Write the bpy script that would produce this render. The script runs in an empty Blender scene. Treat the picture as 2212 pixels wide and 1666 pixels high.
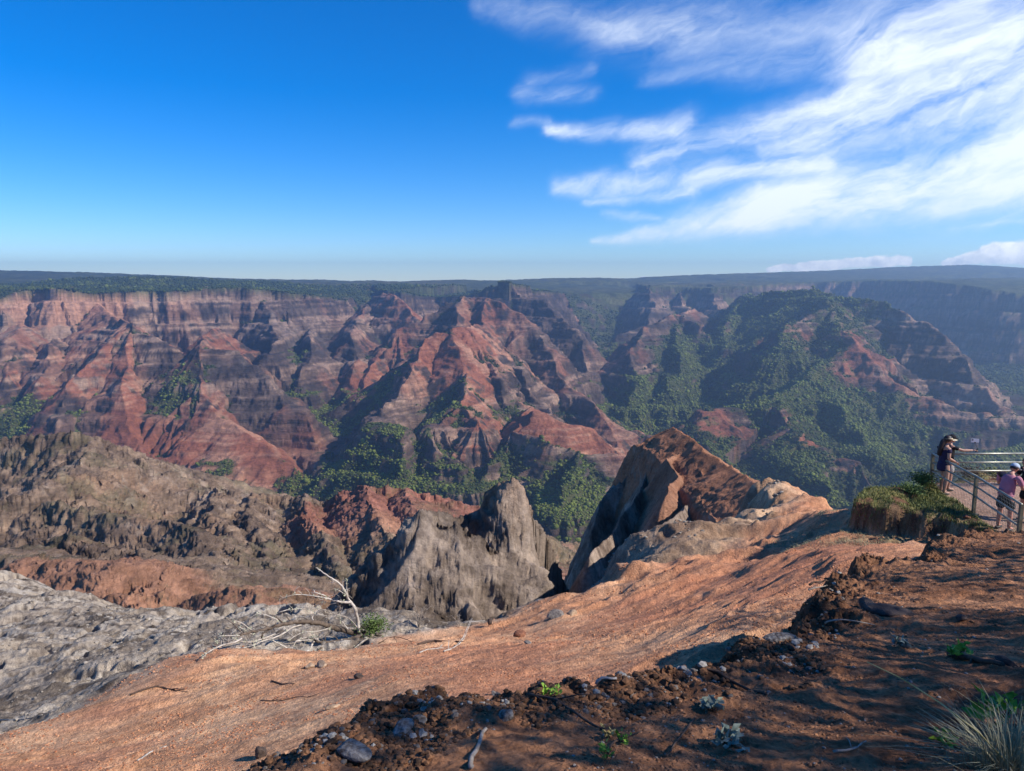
import bpy, math, random
import numpy as np
from mathutils import Vector, Matrix
Q = 1.0            # grid density of the terrain sheets
random.seed(7)
rng = np.random.default_rng(11)
scene = bpy.context.scene
COL = scene.collection
R = math.radians
# ------------------------------------------------------------------ camera: the eye is the origin, +Y is the view, metres
PITCH = R(8.2)
F = 1106.0 / math.tan(R(35.0))
cP, sP = math.cos(PITCH), math.sin(PITCH)
def K(px, py, D):
    """survey point: bearing and dip of a landmark, and how far off it lies"""
    cx = (px - 1106.0) / F; cy = (833.0 - py) / F
    Y = cP + cy * sP; Z = -sP + cy * cP
    return (cx / Y * D, D, Z / Y * D)
SUN_AZ, SUN_EL = R(106), R(36)      # bearing from +Y towards +X, and height
SUND = Vector((math.cos(SUN_EL) * math.sin(SUN_AZ), math.cos(SUN_EL) * math.cos(SUN_AZ), math.sin(SUN_EL)))

# ------------------------------------------------------------------ noise
_T = np.random.default_rng(5).random((8, 256, 256)).astype(np.float32)
def vn(x, y, s=0):
    xi = np.floor(x); yi = np.floor(y)
    fx = (x - xi).astype(np.float32); fy = (y - yi).astype(np.float32)
    fx = fx * fx * fx * (fx * (fx * 6 - 15) + 10); fy = fy * fy * fy * (fy * (fy * 6 - 15) + 10)
    xi = xi.astype(np.int64) + 37 * s; yi = yi.astype(np.int64) + 91 * s
    T = _T[s % 8]; a = xi & 255; b = yi & 255; a1 = (xi + 1) & 255; b1 = (yi + 1) & 255
    v0 = T[a, b] * (1 - fx) + T[a1, b] * fx
    v1 = T[a, b1] * (1 - fx) + T[a1, b1] * fx
    return v0 * (1 - fy) + v1 * fy
def fbm(x, y, o=4, s=0, g=.5):
    a = 1.; t = 0.; n = 0.
    for k in range(o):
        t = t + a * vn(x, y, s + k); n += a; a *= g
        x, y = x * 1.62 - y * 1.17 + 13.1, x * 1.17 + y * 1.62 + 7.7
    return t / n
def rdg(x, y, o=4, s=0, g=.5):
    a = 1.; t = 0.; n = 0.
    for k in range(o):
        t = t + a * (1 - np.abs(2 * vn(x, y, s + k) - 1)); n += a; a *= g
        x, y = x * 1.62 - y * 1.17 + 3.1, x * 1.17 + y * 1.62 + 9.7
    return t / n
def sstep(a, b, x):
    t = np.clip((x - a) / (b - a), 0, 1); return t * t * (3 - 2 * t)

# ------------------------------------------------------------------ object helpers
def tag(o, label=None, cat=None, group=None, kind=None):
    if label: o['label'] = label
    if cat: o['category'] = cat
    if group: o['group'] = group
    if kind: o['kind'] = kind
    return o
def empty(name, loc, label, cat, group=None, rz=0):
    o = bpy.data.objects.new(name, None); COL.objects.link(o)
    o.location = loc; o.rotation_euler = (0, 0, rz); o.empty_display_size = .1
    return tag(o, label, cat, group)
def mesh_obj(name, verts, faces, mat, parent=None, smooth=True, cols=None):
    """verts (n,3), faces (m,3|4) numpy or a list of tuples"""
    me = bpy.data.meshes.new(name)
    if isinstance(faces, np.ndarray):
        n, m, k = len(verts), len(faces), faces.shape[1]
        me.vertices.add(n); me.vertices.foreach_set('co', np.asarray(verts, np.float32).ravel())
        me.loops.add(m * k); me.loops.foreach_set('vertex_index', faces.astype(np.int32).ravel())
        me.polygons.add(m); me.polygons.foreach_set('loop_start', np.arange(0, m * k, k, dtype=np.int32))
        me.polygons.foreach_set('loop_total', np.full(m, k, np.int32))
        me.update(calc_edges=True)
    else:
        me.from_pydata([tuple(v) for v in verts], [], faces); me.update()
    me.polygons.foreach_set('use_smooth', np.full(len(me.polygons), smooth, bool))
    if cols is not None:
        ca = me.color_attributes.new('Col', 'FLOAT_COLOR', 'POINT')
        c4 = np.ones((len(verts), 4), np.float32); c4[:, :cols.shape[1]] = cols
        ca.data.foreach_set('color', c4.ravel())
    me.materials.append(mat)
    o = bpy.data.objects.new(name, me); COL.objects.link(o)
    if parent is not None:
        o.parent = parent
    return o
def N(nt, t, **kw):
    n = nt.nodes.new(t)
    for k, v in kw.items():
        if k == 'ins':
            for a, b in v.items(): n.inputs[a].default_value = b
        else: setattr(n, k, v)
    return n
def new_mat(name, rough=.9, spec=.2):
    m = bpy.data.materials.new(name); m.use_nodes = True
    b = m.node_tree.nodes['Principled BSDF']
    b.inputs['Roughness'].default_value = rough; b.inputs['Specular IOR Level'].default_value = spec
    return m, m.node_tree, b
def ramp(nt, fac, stops):
    r = N(nt, 'ShaderNodeValToRGB'); e = r.color_ramp.elements
    while len(e) > 1: e.remove(e[0])
    e[0].position = stops[0][0]; e[0].color = (*stops[0][1], 1)
    for p, c in stops[1:]:
        k = e.new(p); k.color = (*c, 1)
    nt.links.new(fac, r.inputs[0]); return r.outputs[0]
def noise(nt, scale, detail=4, rough=.55, vec=None, dist=0):
    n = N(nt, 'ShaderNodeTexNoise', ins={'Scale': scale, 'Detail': detail, 'Roughness': rough, 'Distortion': dist})
    if vec is not None: nt.links.new(vec, n.inputs['Vector'])
    return n.outputs['Fac']
def mixc(nt, fac, a, b, mode='MIX'):
    m = N(nt, 'ShaderNodeMix', data_type='RGBA', blend_type=mode)
    for s, v in ((0, fac), (6, a), (7, b)):
        if isinstance(v, (int, float)): m.inputs[s].default_value = v
        elif isinstance(v, tuple): m.inputs[s].default_value = (*v, 1)
        else: nt.links.new(v, m.inputs[s])
    return m.outputs[2]
def simple_mat(name, c1, c2=None, scale=20, rough=.8, spec=.3, bump=0., metal=0., bscale=None):
    m, nt, b = new_mat(name, rough, spec)
    b.inputs['Metallic'].default_value = metal
    tc = N(nt, 'ShaderNodeTexCoord').outputs['Object']
    if c2 is None: c2 = tuple(.75 * v for v in c1)
    f = noise(nt, scale, 5, .6, tc)
    col = ramp(nt, f, [(.35, c2), (.65, c1)])
    nt.links.new(col, b.inputs['Base Color'])
    if bump:
        bp = N(nt, 'ShaderNodeBump', ins={'Strength': 1.0, 'Distance': bump})
        nt.links.new(noise(nt, bscale or scale * 2, 6, .65, tc), bp.inputs['Height']); nt.links.new(bp.outputs[0], b.inputs['Normal'])
    return m
# ================================================================== CANYON (one terrain sheet from 32 m out to 11 km)
# ridge crests: (points, slope, red soil share, trees share, back slope or None)
RID = []
def rid(pts, s=.72, red=.4, veg=.05, back=None, fl=1.0, lam=150., name='', dm=None, ek=1., sl=None, ek0=1., ds=.6, sdm=None):
    p = np.array([K(*q) for q in pts], np.float64); RID.append(dict(p=p, s=s, red=red, veg=veg, back=back, fl=fl, lam=lam, name=name, dm=dm, ek=ek, sl=sl, ek0=ek0, ds=ds, sdm=sdm))
# plateau rims
rid([(-500,660,2700),(-100,655,2900),(0,647,2950),(60,627,3050),(130,623,3050),(200,635,3150),(280,629,3200),(400,629,3300),(490,621,3400),(600,629,3500),(680,637,3700),(735,647,4000),(765,635,4500),(800,617,4900),(835,629,4300),(895,635,4300),(950,643,4500),(1020,635,4300),(1092,609,3950),(1166,627,4500),(1230,635,5300),(1290,645,6300),(1350,625,7300)], .78, .18, .0, back=-.012, fl=1.7, lam=150, name='rim')
rid([(1385,612,7200),(1400,618,5400),(1465,622,5600),(1540,622,5200),(1620,618,5500),(1746,610,6300),(1900,606,5900),(2012,608,5300),(2090,616,5000),(2150,626,4700),(2212,640,4500),(2330,660,4300),(2600,700,4000)], .70, .1, .6, back=-.010, fl=1.5, lam=230, name='rim2')
# skylines
rid([(-600,570,6500),(-100,584,6500),(0,584,6500),(180,588,6500),(400,597,6600),(520,603,6700),(620,604,6900),(770,609,7000),(860,608,7000),(1000,604,7000),(1060,606,7200)], .05, 0, 1, back=.03, fl=.1, lam=500, name='sky', dm=2000)
rid([(1000,604,7000),(1060,606,7200),(1200,601,7400),(1300,600,7600),(1365,603,7600)], .05, 0, 1, back=.03, fl=.1, lam=500, name='sky', dm=500)
rid([(1371,608,8000),(1420,598,8200),(1465,595,8400),(1621,590,8500),(1778,585,9000),(1934,577,9300),(2090,572,9500),(2212,578,9500),(2500,560,9500)], .07, 0, 1, back=.05, fl=.1, lam=500, name='sky2', dm=1300)
rid([(60,612,4600),(200,600,4400),(330,599,4300),(420,603,4300),(520,607,4500),(600,610,4700)], .10, 0, 1, back=.10, fl=.3, lam=200, name='sky3', dm=700)
# left wall spurs
rid([(200,650,3150),(250,680,2850),(287,694,2600),(273,740,2500),(273,780,2420),(270,830,2300),(270,894,2200),(300,950,2120),(340,1020,2040)], .70, .75, .02, name='A')
rid([(287,694,2600),(235,735,2520),(168,796,2380),(129,851,2260),(109,937,2120),(95,960,2080)], .70, .75, .02, name='Aleft')
rid([(287,694,2600),(335,715,2550),(370,740,2520)], .75, .35, .02)
rid([(40,690,2850),(20,740,2620),(-40,800,2450)], .68, .6, .02)
rid([(120,720,2750),(110,770,2560),(60,850,2350),(20,880,2300)], .68, .6, .02)
rid([(40,740,2650),(20,800,2500),(-20,860,2350),(-60,960,2150)], .68, .75, .02)
rid([(465,702,2850),(440,725,2620),(437,742,2450),(432,780,2380),(430,835,2290),(450,870,2220),(470,910,2160),(480,960,2090),(485,1010,2020)], .72, .72, .02, name='A2')
rid([(437,742,2450),(508,749,2480),(560,790,2420),(609,835,2370),(660,890,2280),(700,965,2150)], .66, .35, .06, name='A2r')
rid([(465,894,2180),(520,920,2120),(580,960,2070),(640,1010,2010)], .62, .9, .02)
rid([(560,640,3450),(590,690,3150),(600,725,2950),(580,750,2800)], .85, .1, .02)
rid([(672,700,3500),(672,728,3000),(668,770,2850),(645,812,2700)], .85, .25, .02, name='B')
rid([(800,640,4300),(790,655,3900),(768,690,3500),(761,722,3150),(769,770,2950),(758,830,2750),(730,886,2580)], .80, .45, .02, name='C')
rid([(821,625,4100),(850,632,3900),(860,643,3750),(880,660,3650),(895,678,3550)], .85, .5, .05)
rid([(884,727,3200),(846,722,3150),(835,735,3100),(812,760,3050),(800,790,2900),(775,850,2700),(738,890,2550)], .72, .75, .05)
# centre massif
rid([(1020,640,4200),(1010,636,3700),(997,633,3300),(985,655,3180),(985,690,3000)], .78, .45, .05, name='D1')
rid([(997,633,3300),(950,660,3250),(902,685,3200),(860,708,3150)], .80, .4, .10)
rid([(1010,640,3500),(1046,637,3250),(1090,655,3200),(1127,674,3150),(1159,699,3080),(1180,730,3000),(1194,776,2880),(1215,805,2780),(1240,836,2650),(1280,870,2520),(1313,899,2430),(1345,973,2280),(1370,985,2220)], .80, .4, .05, name='D2')
rid([(1046,637,3250),(1042,670,3120),(1040,700,3020),(1064,725,2900),(1100,760,2820)], .80, .5, .0)
rid([(1092,614,3950),(1130,628,3850),(1166,640,3800),(1218,685,3600),(1245,705,3500),(1262,725,3450),(1268,787,3300)], .95, .2, .0, name='D3')
rid([(1030,690,2950),(1007,699,2700),(979,702,2620),(985,740,2500),(997,790,2400),(1000,830,2300)], .70, .85, .0, name='D4')
rid([(979,702,2620),(945,712,2600),(923,730,2560),(905,760,2480),(888,780,2430),(868,820,2330),(850,845,2270),(832,860,2210),(832,889,2140),(811,900,2110)], .78, .55, .02)
rid([(1007,699,2700),(1040,745,2600),(1064,787,2500),(1078,810,2430),(1090,850,2350)], .80, .45, .02)
rid([(1100,760,2800),(1130,790,2650),(1150,840,2500),(1175,880,2400),(1230,905,2350)], .80, .35, .02)
rid([(811,900,2080),(828,894,2040),(850,905,1990),(868,950,1900),(870,985,1840)], .85, .15, .12, name='D7')
rid([(811,905,2080),(797,950,1990),(789,984,1920),(760,1010,1900)], .90, .4, .05)
rid([(1010,800,2350),(1000,850,2200),(997,858,2140),(1012,880,2080),(1030,905,2030)], .72, .75, .05, name='D5')
rid([(997,858,2140),(970,880,2080),(944,899,2040)], .80, .5, .1)
rid([(1150,870,2250),(1116,895,2130),(1155,882,2090),(1190,888,2080),(1215,906,2060),(1255,915,2060),(1285,925,2060)], .55, .95, .1, name='D6')
rid([(1116,900,2120),(1112,931,2020),(1144,935,1960),(1170,945,1900),(1194,956,1870),(1240,962,1860),(1306,968,1860),(1350,978,1860),(1394,990,1850),(1440,1010,1850)], .95, .6, .05, name='D6rim')
rid([(1112,931,2020),(1090,960,1930),(1060,985,1860),(1040,1010,1800)], .90, .1, .2)
rid([(1250,962,1860),(1235,1010,1700),(1220,1060,1600)], .75, .1, .15)
rid([(930,930,2000),(950,960,1900),(985,985,1830),(1010,1010,1790)], .8, .1, .2)
# right side
rid([(1400,612,6000),(1399,617,5200),(1414,652,4800),(1400,690,4500),(1330,720,4400)], .72, .1, .4, name='E2')
rid([(1465,622,5600),(1478,650,5100),(1500,680,4700)], .75, .1, .1)
rid([(1540,622,5200),(1545,650,4800),(1560,670,4500)], .75, .1, .15)
rid([(1500,660,4400),(1465,674,4000),(1450,674,3900),(1420,690,3700),(1387,710,3550),(1362,750,3350),(1383,816,3050),(1356,856,2900)], .78, .40, .15, name='E3')
rid([(1450,674,3900),(1480,684,3850),(1516,700,3700),(1540,730,3600),(1559,749,3550)], .72, .25, .3)
rid([(1455,690,3800),(1465,740,3450),(1470,790,3200),(1440,830,3000)], .70, .1, .4)
rid([(1620,625,4800),(1602,637,4300),(1640,627,4000),(1680,621,3850),(1754,618,3700),(1800,622,3650),(1836,628,3600),(1870,638,3500),(1895,646,3450),(1940,660,3350),(1973,672,3280),(2010,690,3200),(2032,706,3150),(2060,730,3080),(2078,754,3030),(2102,804,2900),(2149,855,2780),(2212,894,2650),(2290,930,2550)], .78, .15, .5, fl=1.1, name='E4')
rid([(1754,618,3700),(1790,640,3450),(1800,660,3280),(1808,710,3080),(1809,749,2950),(1780,778,2830),(1739,804,2700),(1700,830,2600),(1660,851,2500)], .62, .42, .40, name='E4f')
rid([(1795,655,3300),(1750,668,3250),(1719,676,3200),(1700,700,3100),(1688,725,3050)], .75, .35, .5)
rid([(1810,690,3150),(1840,730,2950),(1880,770,2850),(1934,820,2720),(1990,845,2640),(2071,875,2560),(2140,885,2520),(2212,885,2500)], .60, .38, .42, name='E4r')
rid([(1602,637,4300),(1585,665,3900),(1560,700,3700),(1570,740,3500)], .75, .15, .5)
rid([(1485,898,2400),(1500,882,2380),(1520,874,2360),(1600,866,2420),(1680,862,2400),(1695,895,2300),(1712,920,2220),(1719,945,2160),(1760,960,2120),(1800,980,2080),(1845,995,2040)], .55, .55, .42, name='E5')
rid([(1719,945,2160),(1740,1000,1950),(1790,1050,1850)], .60, .25, .45)
rid([(1485,898,2400),(1500,930,2250),(1540,970,2100)], .60, .35, .45)
rid([(2500,900,2400),(2300,945,2250),(2212,960,2150),(2100,985,2030),(2000,1020,1900),(1920,1060,1760),(1850,1110,1650)], .45, .02, 1., name='F')
rid([(1760,815,2700),(1800,850,2560),(1830,890,2400),(1870,930,2250),(1900,980,2080)], .50, .1, .9)
rid([(1700,840,2600),(1600,880,2700),(1500,915,2650),(1430,925,2600)], .40, .0, 1.)
# middle distance: badlands below the lookout
MID0 = len(RID)
rid([(-150,990,640),(0,944,620),(60,936,620),(150,930,600),(200,940,600),(240,962,590),(300,985,580),(330,1003,570),(348,1040,560)], .95, .08, .0, fl=1.0, lam=60, name='M1', ek=2.2)
rid([(348,1040,560),(400,1048,560),(470,1048,560),(560,1062,555),(650,1070,550),(700,1078,545),(745,1066,540),(790,1045,530),(870,1052,530),(950,1070,530),(1010,1085,530),(1080,1100,530)], .85, .25, .0, fl=.8, lam=50, name='M2')
rid([(790,1045,530),(800,1090,450),(830,1140,380),(850,1190,330)], .75, .75, .0, fl=.8, lam=40)
rid([(870,1052,530),(900,1090,450),(940,1150,380)], .75, .85, .0, fl=.8, lam=40)
rid([(660,1068,545),(655,1110,460),(690,1150,400),(720,1200,340),(740,1250,280)], .85, .15, .0, fl=.9, lam=35)
rid([(545,1062,550),(540,1110,450),(560,1150,390),(580,1200,330),(590,1250,270)], .9, .1, .0, fl=.9, lam=35)
rid([(470,1050,555),(460,1110,440),(500,1150,380),(490,1185,320),(500,1240,270),(520,1265,240)], .9, .1, .0, fl=.9, lam=35)
rid([(200,945,590),(160,1010,500),(60,1060,440),(-60,1090,420)], .7, .3, .0, fl=.8, lam=40)
rid([(100,1080,430),(200,1100,400),(330,1120,370),(440,1150,340),(470,1195,310)], .7, .3, .0, fl=.8, lam=40)
rid([(60,1150,340),(180,1160,320),(300,1190,290),(330,1230,240),(290,1260,215)], .8, .05, .0, fl=.8, lam=30)
rid([(-60,1190,280),(80,1210,250),(180,1212,240),(260,1215,230)], .5, .6, .0, fl=.4, lam=40)
rid([(430,1290,215),(490,1262,210),(540,1270,205),(590,1300,195)], .6, .6, .0, fl=.3, lam=30)
FIN0 = len(RID)
# grey fin and red peak close by
rid([(750,1282,70),(810,1222,67),(860,1165,64.5),(895,1120,63),(908,1098,63)], 1.15, .05, .0, fl=.3, lam=6, name='K1', sl=1.3)
rid([(908,1098,63),(925,1096,64),(945,1106,66),(985,1120,68),(1010,1112,69),(1035,1094,69),(1048,1068,69),(1075,1050,69),(1110,1034,68),(1130,1050,68),(1140,1068,68)], .95, .12, .0, fl=.5, lam=5, name='K2', ek=7., sl=4.)
rid([(1110,1034,68),(1130,1050,67.6),(1143,1078,67.4),(1150,1120,67),(1157,1190,66.4),(1163,1250,66),(1168,1310,65.7)], 1.0, .05, .0, fl=.45, lam=6, name='K2r', sl=9.)
rid([(908,1098,63),(905,1140,61.5),(885,1195,59.5),(850,1245,58),(800,1300,56.5),(760,1340,55)], 1.3, .05, .0, fl=.3, lam=6, name='K1f', sl=.42, sdm=11.)
PK0 = len(RID)
rid([(1425,940,116),(1440,926,112),(1455,921,110),(1478,934,104),(1500,953,97),(1560,996,82),(1620,1036,68),(1680,1076,56),(1700,1092,50)], .55, .9, .0, fl=.10, lam=5, name='P1', sl=2., ek0=3., dm=5., ds=2.3)
rid([(1455,921,110),(1465,950,103),(1478,975,97),(1488,1000,90),(1508,1012,84),(1518,1060,74),(1522,1105,64),(1545,1140,55)], 2.1, .75, .0, fl=.35, lam=5, name='P1f', sl=.55)
rid([(1478,975,97),(1440,990,92),(1462,1030,82),(1440,1075,72)], 1.5, .7, .0, fl=.5, lam=8, name='P1k', sl=.9)
rid([(1440,926,112),(1400,980,110),(1370,1022,108),(1330,1052,106),(1300,1085,104),(1278,1150,100)], 2.2, .05, .0, fl=.6, lam=10, name='P1l')
rid([(1400,1010,104),(1380,1060,92),(1350,1110,82),(1310,1160,72),(1270,1200,64)], 1.9, .05, .0, fl=.7, lam=8)
rid([(1490,1090,70),(1440,1120,60),(1400,1152,51),(1360,1192,45)], 1.5, .05, .0, fl=.8, lam=6)
for _i, _r in enumerate(RID):
    if _i < MID0 and _r['back'] is None: _r['s'] *= .80
    if MID0 <= _i < FIN0: _r['s'] *= .62; _r['fl'] *= .55; _r['lam'] *= 1.3
NR = len(RID)

def seg_eval(X, Y, r):
    """nearest point on the crest: distance, running length, crest height, side"""
    p = r['p']; n = len(p) - 1
    D2 = np.full(X.shape, 1e18); T = np.zeros(X.shape); Zc = np.zeros(X.shape); S = np.zeros(X.shape); EX = np.zeros(X.shape)
    acc = 0.
    for i in range(n):
        ax, ay, az = p[i]; bx, by, bz = p[i + 1]
        L = max(math.hypot(bx - ax, by - ay), 1e-9); ux, uy = (bx - ax) / L, (by - ay) / L
        qx = X - ax; qy = Y - ay
        a = qx * ux + qy * uy; c = np.clip(a, 0, L)
        lat = qy * ux - qx * uy
        ov = a - c
        if i == n - 1: EX = EX + (r.get('ek', 1.) - 1) * np.maximum(a - L, 0)
        if i == 0: EX = EX + (r.get('ek0', 1.) - 1) * np.maximum(-a, 0)
        d2 = ov ** 2 + lat ** 2
        tol = 1e-8 * (1 + np.minimum(D2, 1e9)); m = (d2 < D2 - tol) | ((np.abs(d2 - D2) <= tol) & (np.abs(lat) > np.abs(S)))
        D2 = np.where(m, d2, D2)
        te = acc + c
        if i == 0: te = te + np.where(a < 0, -np.arctan2(-a, np.abs(lat)) * r['lam'] * 1.6, 0)
        if i == n - 1: te = te + np.where(a > L, np.arctan2(a - L, np.abs(lat)) * r['lam'] * 1.6, 0)
        T = np.where(m, te, T); Zc = np.where(m, az + (bz - az) * c / L, Zc); S = np.where(m, np.where(((i == 0) & (a < 0)) | ((i == n - 1) & (a > L)), -np.abs(lat), lat), S)
        acc += L
    return np.sqrt(D2), T, Zc - EX, S

def floor_z(X, Y):
    rr = np.hypot(X, Y)
    z = np.interp(rr, [0, 60, 200, 400, 800, 1300, 1700, 2600, 3600, 4500, 7000, 12000], [-22, -38, -120, -260, -440, -610, -640, -625, -570, -520, -430, -380])
    zl = np.interp(rr, [0, 60, 100, 200, 350, 500, 560, 640, 900, 1300], [-22, -38, -56, -99, -148, -178, -190, -225, -440, -610])
    lw = sstep(R(1.), R(-5.), np.arctan2(X, Y)) * (rr < 1300)
    z = z + lw * (zl - z)
    z = z + lw * sstep(80, 160, rr) * sstep(900, 600, rr) * ((rdg(X / 75 + .3, Y / 75, 4, 6) - .68) * 34 + (rdg(X / 22, Y / 22, 4, 1) - .6) * 9)
    return z + (fbm(X / 260, Y / 260, 3, 3) - .5) * np.clip((rr - 500) * .05, 0, 60)

def far_height(X, Y):
    sh = X.shape; X = X.ravel(); Y = Y.ravel()
    rr = np.hypot(X, Y)
    wa = np.clip(rr * .007, .5, 16)
    L = np.clip(rr * .06, 7, 130)
    lg = np.log2(L); # warp at a scale that grows with distance, blended between octaves
    wx = np.zeros_like(X); wy = np.zeros_like(X)
    for sc in (8., 30., 110.):
        w = np.exp(-((np.log2(sc) - lg) / 1.1) ** 2)
        wx += w * (fbm(X / sc, Y / sc, 4, 1) - .5) * 2; wy += w * (fbm(X / sc + 40, Y / sc, 4, 4) - .5) * 2
    Xw = X + wx * wa * 1.6; Yw = Y + wy * wa * 1.6
    H = floor_z(X, Y); H2 = H.copy() - 1; ID = np.full(X.shape, -1, np.int16); DD = np.full(X.shape, 400.)
    RD = np.zeros_like(X)
    for i, r in enumerate(RID):
        p = r['p']
        if r['back'] is None: Rm = (p[:, 2].max() + 650) / r['s'] * .9
        else: Rm = 1e9
        if i >= MID0: Rm = min(Rm, 420)
        if i >= FIN0: Rm = min(Rm, 60)
        m = (X > p[:, 0].min() - Rm) & (X < p[:, 0].max() + Rm) & (Y > p[:, 1].min() - Rm) & (Y < p[:, 1].max() + Rm)
        idx = np.nonzero(m)[0]
        if not len(idx): continue
        d, t, zc, s = seg_eval(Xw[idx], Yw[idx], r)
        lam = r['lam']; fl = r['fl']
        g1 = rdg(t / lam, d / (lam * 5) + i * 7.3, 2, 2)            # spurs and gullies running down the slope
        g2 = rdg(t / (lam * .28) + .4 * g1, d / (lam * 2.5) + i * 3.1, 2, 5)
        lim = lam * 2.2
        de = np.minimum(d, lim) + .15 * np.maximum(d - lim, 0)
        base = r['s'] * d if r['sl'] is None else np.where(s > 0, r['sl'], r['s']) * d
        if r['sdm']: base = np.where(s > 0, base + 3.2 * np.maximum(d - r['sdm'], 0), base)
        if r['dm']: base = np.where((s > 0) & (r['sl'] is not None), base, r['s'] * np.minimum(d, r['dm']) + r['ds'] * np.maximum(d - r['dm'], 0))
        h = zc - base - fl * de * (.52 * (1 - g1) + .16 * (1 - g2))
        if i < MID0:
            # debris fans out below the cliffs
            dz = zc - h; h = np.where(dz > 330, zc - 330 - (dz - 330) * .72, h)
        if r['back'] is not None:
            sft = (rdg(t / (lam * 1.1), t * 0 + i * 5.5, 3, 3) - .60) * lam * .85 * np.exp(-np.abs(s) / 500)
            s = s + sft; d = np.abs(s) * (d > 0) + 0 * d if False else np.where(np.abs(d - np.abs(s - sft)) < 2., np.abs(s), d)
            de = np.minimum(d, lim) + .15 * np.maximum(d - lim, 0); h = zc - r['s'] * d - (fl * de * (.36 * (1 - g1) + .14 * (1 - g2)) if not r['dm'] else 0)
            if r['dm']: h = zc - (r['s'] * np.minimum(d, r['dm']) + r['ds'] * np.maximum(d - r['dm'], 0))
            if i < MID0: dz = zc - h; h = np.where(dz > 330, zc - 330 - (dz - 330) * .72, h)
            hb = zc - r['back'] * d + (fbm(Xw[idx] / 420, Yw[idx] / 420, 4, 6) - .55) * np.clip(d * .12, 0, 42)
            h = np.where(s > 0, hb, h)
        cur = H[idx]; up = h > cur
        H2[idx] = np.where(up, cur, np.maximum(H2[idx], h))
        H[idx] = np.where(up, h, cur)
        ID[idx] = np.where(up, i, ID[idx]); DD[idx] = np.where(up, np.where((r['back'] is not None) & (s > 0), -d, d), DD[idx])
        RD[idx] = np.where(up, 1 - g1, RD[idx])
    # rock strata: steep bands and ledges
    def terr(z, per, k):
        q = z / per; f = q - np.floor(q)
        g = np.where(f < .5, f * .30, .15 + (f - .5) * 1.70)   # ledge, then riser
        return z + k * ((np.floor(q) + g) * per - z)
    idc = np.clip(ID, 0, NR - 1)
    red = np.array([r['red'] for r in RID])[idc]; veg = np.array([r['veg'] for r in RID])[idc]
    red = np.where(ID < 0, .1, red); veg = np.where(ID < 0, 1., veg)
    nb = fbm(X / 300, Y / 300, 3, 7)
    soft = sstep(.42, .62, fbm(X / 170 + 9, Y / 170, 4, 2) + (red - .5) * .62)   # soft red soil share
    plate = (DD < 0) | np.isin(ID, [k for k, r in enumerate(RID) if r['name'] in ('sky', 'sky2', 'sky3', 'F')])
    zw = H + (nb - .5) * 26
    far = (ID < MID0)
    k1 = np.where(plate | (ID < 0), 0, 1.0 - .62 * soft)
    Ht = terr(zw, 104., .6 * k1); Ht = terr(Ht, 47., .85 * k1); Ht = terr(Ht, 19., .85 * k1) - (nb - .5) * 26
    fb = fbm(X / 45, Y / 45, 5, 3) - .5
    H = np.where(far, Ht + fb * np.clip(rr * .004, 0, 12), H)
    mid = ((ID >= MID0) & (ID < FIN0)) | ((ID < 0) & (rr < 900) & (rr > 90))
    zm = H + (fbm(X / 50, Y / 50, 3, 7) - .5) * 14 + X * .05
    km = 1 - .7 * soft
    Hm = terr(zm, 13., .7 * km); Hm = terr(Hm, 4.4, .6 * km) - (zm - H)
    H = np.where(mid, Hm + (rdg(X / 17, Y / 17, 6, 3, .66) - .6) * 8.5 * (1.1 - .6 * soft), H)
    nearm = (ID >= FIN0)
    H = np.where(nearm, H + (rdg(X / 6.2, Y / 6.2, 3, 1, .5) - .6) * np.where(ID >= PK0, .7, 1.0), H)
    return (H.reshape(sh), (H - H2).reshape(sh), ID.reshape(sh), DD.reshape(sh), soft.reshape(sh), veg.reshape(sh), red.reshape(sh), RD.reshape(sh))

def az_axis(n_in, n_out, half, out):
    a = np.linspace(-half, half, n_in); b = np.linspace(half, out, n_out + 1)[1:]
    return np.radians(np.concatenate([-b[::-1], a, b]))
def polar(azs, rs):
    A, Rr = np.meshgrid(azs, rs); return np.sin(A) * Rr, np.cos(A) * Rr
def grid_faces(nr, na):
    i = np.arange(nr - 1)[:, None] * na + np.arange(na - 1)[None]
    return np.stack([i, i + 1, i + na + 1, i + na], -1).reshape(-1, 4)
def grid_normals(X, Y, Z):
    P = np.stack([X, Y, Z], -1)
    du = np.gradient(P, axis=1); dv = np.gradient(P, axis=0)
    n = np.cross(du, dv); n /= np.linalg.norm(n, axis=-1, keepdims=True) + 1e-12
    return n * np.sign(n[..., 2:3] + 1e-9)

azF = az_axis(int(1250 * Q), int(70 * Q), 38.5, 62.)
rsF = np.concatenate([np.exp(np.linspace(math.log(34), math.log(900), int(720 * Q))), np.exp(np.linspace(math.log(900), math.log(4600), int(1150 * Q)))[1:], np.exp(np.linspace(math.log(4600), math.log(11500), int(260 * Q)))[1:]])
XF, YF = polar(azF, rsF)
ZF, GAP, IDF, DDF, SOFT, VEG, REDR, RDF = far_height(XF, YF)
NF = grid_normals(XF, YF, ZF)
def n3(x, y, z, o, s, g=.55): return (rdg(x + .37 * z, y - .21 * z, o, s, g) + rdg(y + 7.1 + .3 * x, z * 1.1, o, s + 1, g) + rdg(z * 1.1 + 3.3, x + .25 * y, o, s + 2, g)) / 3
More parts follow.
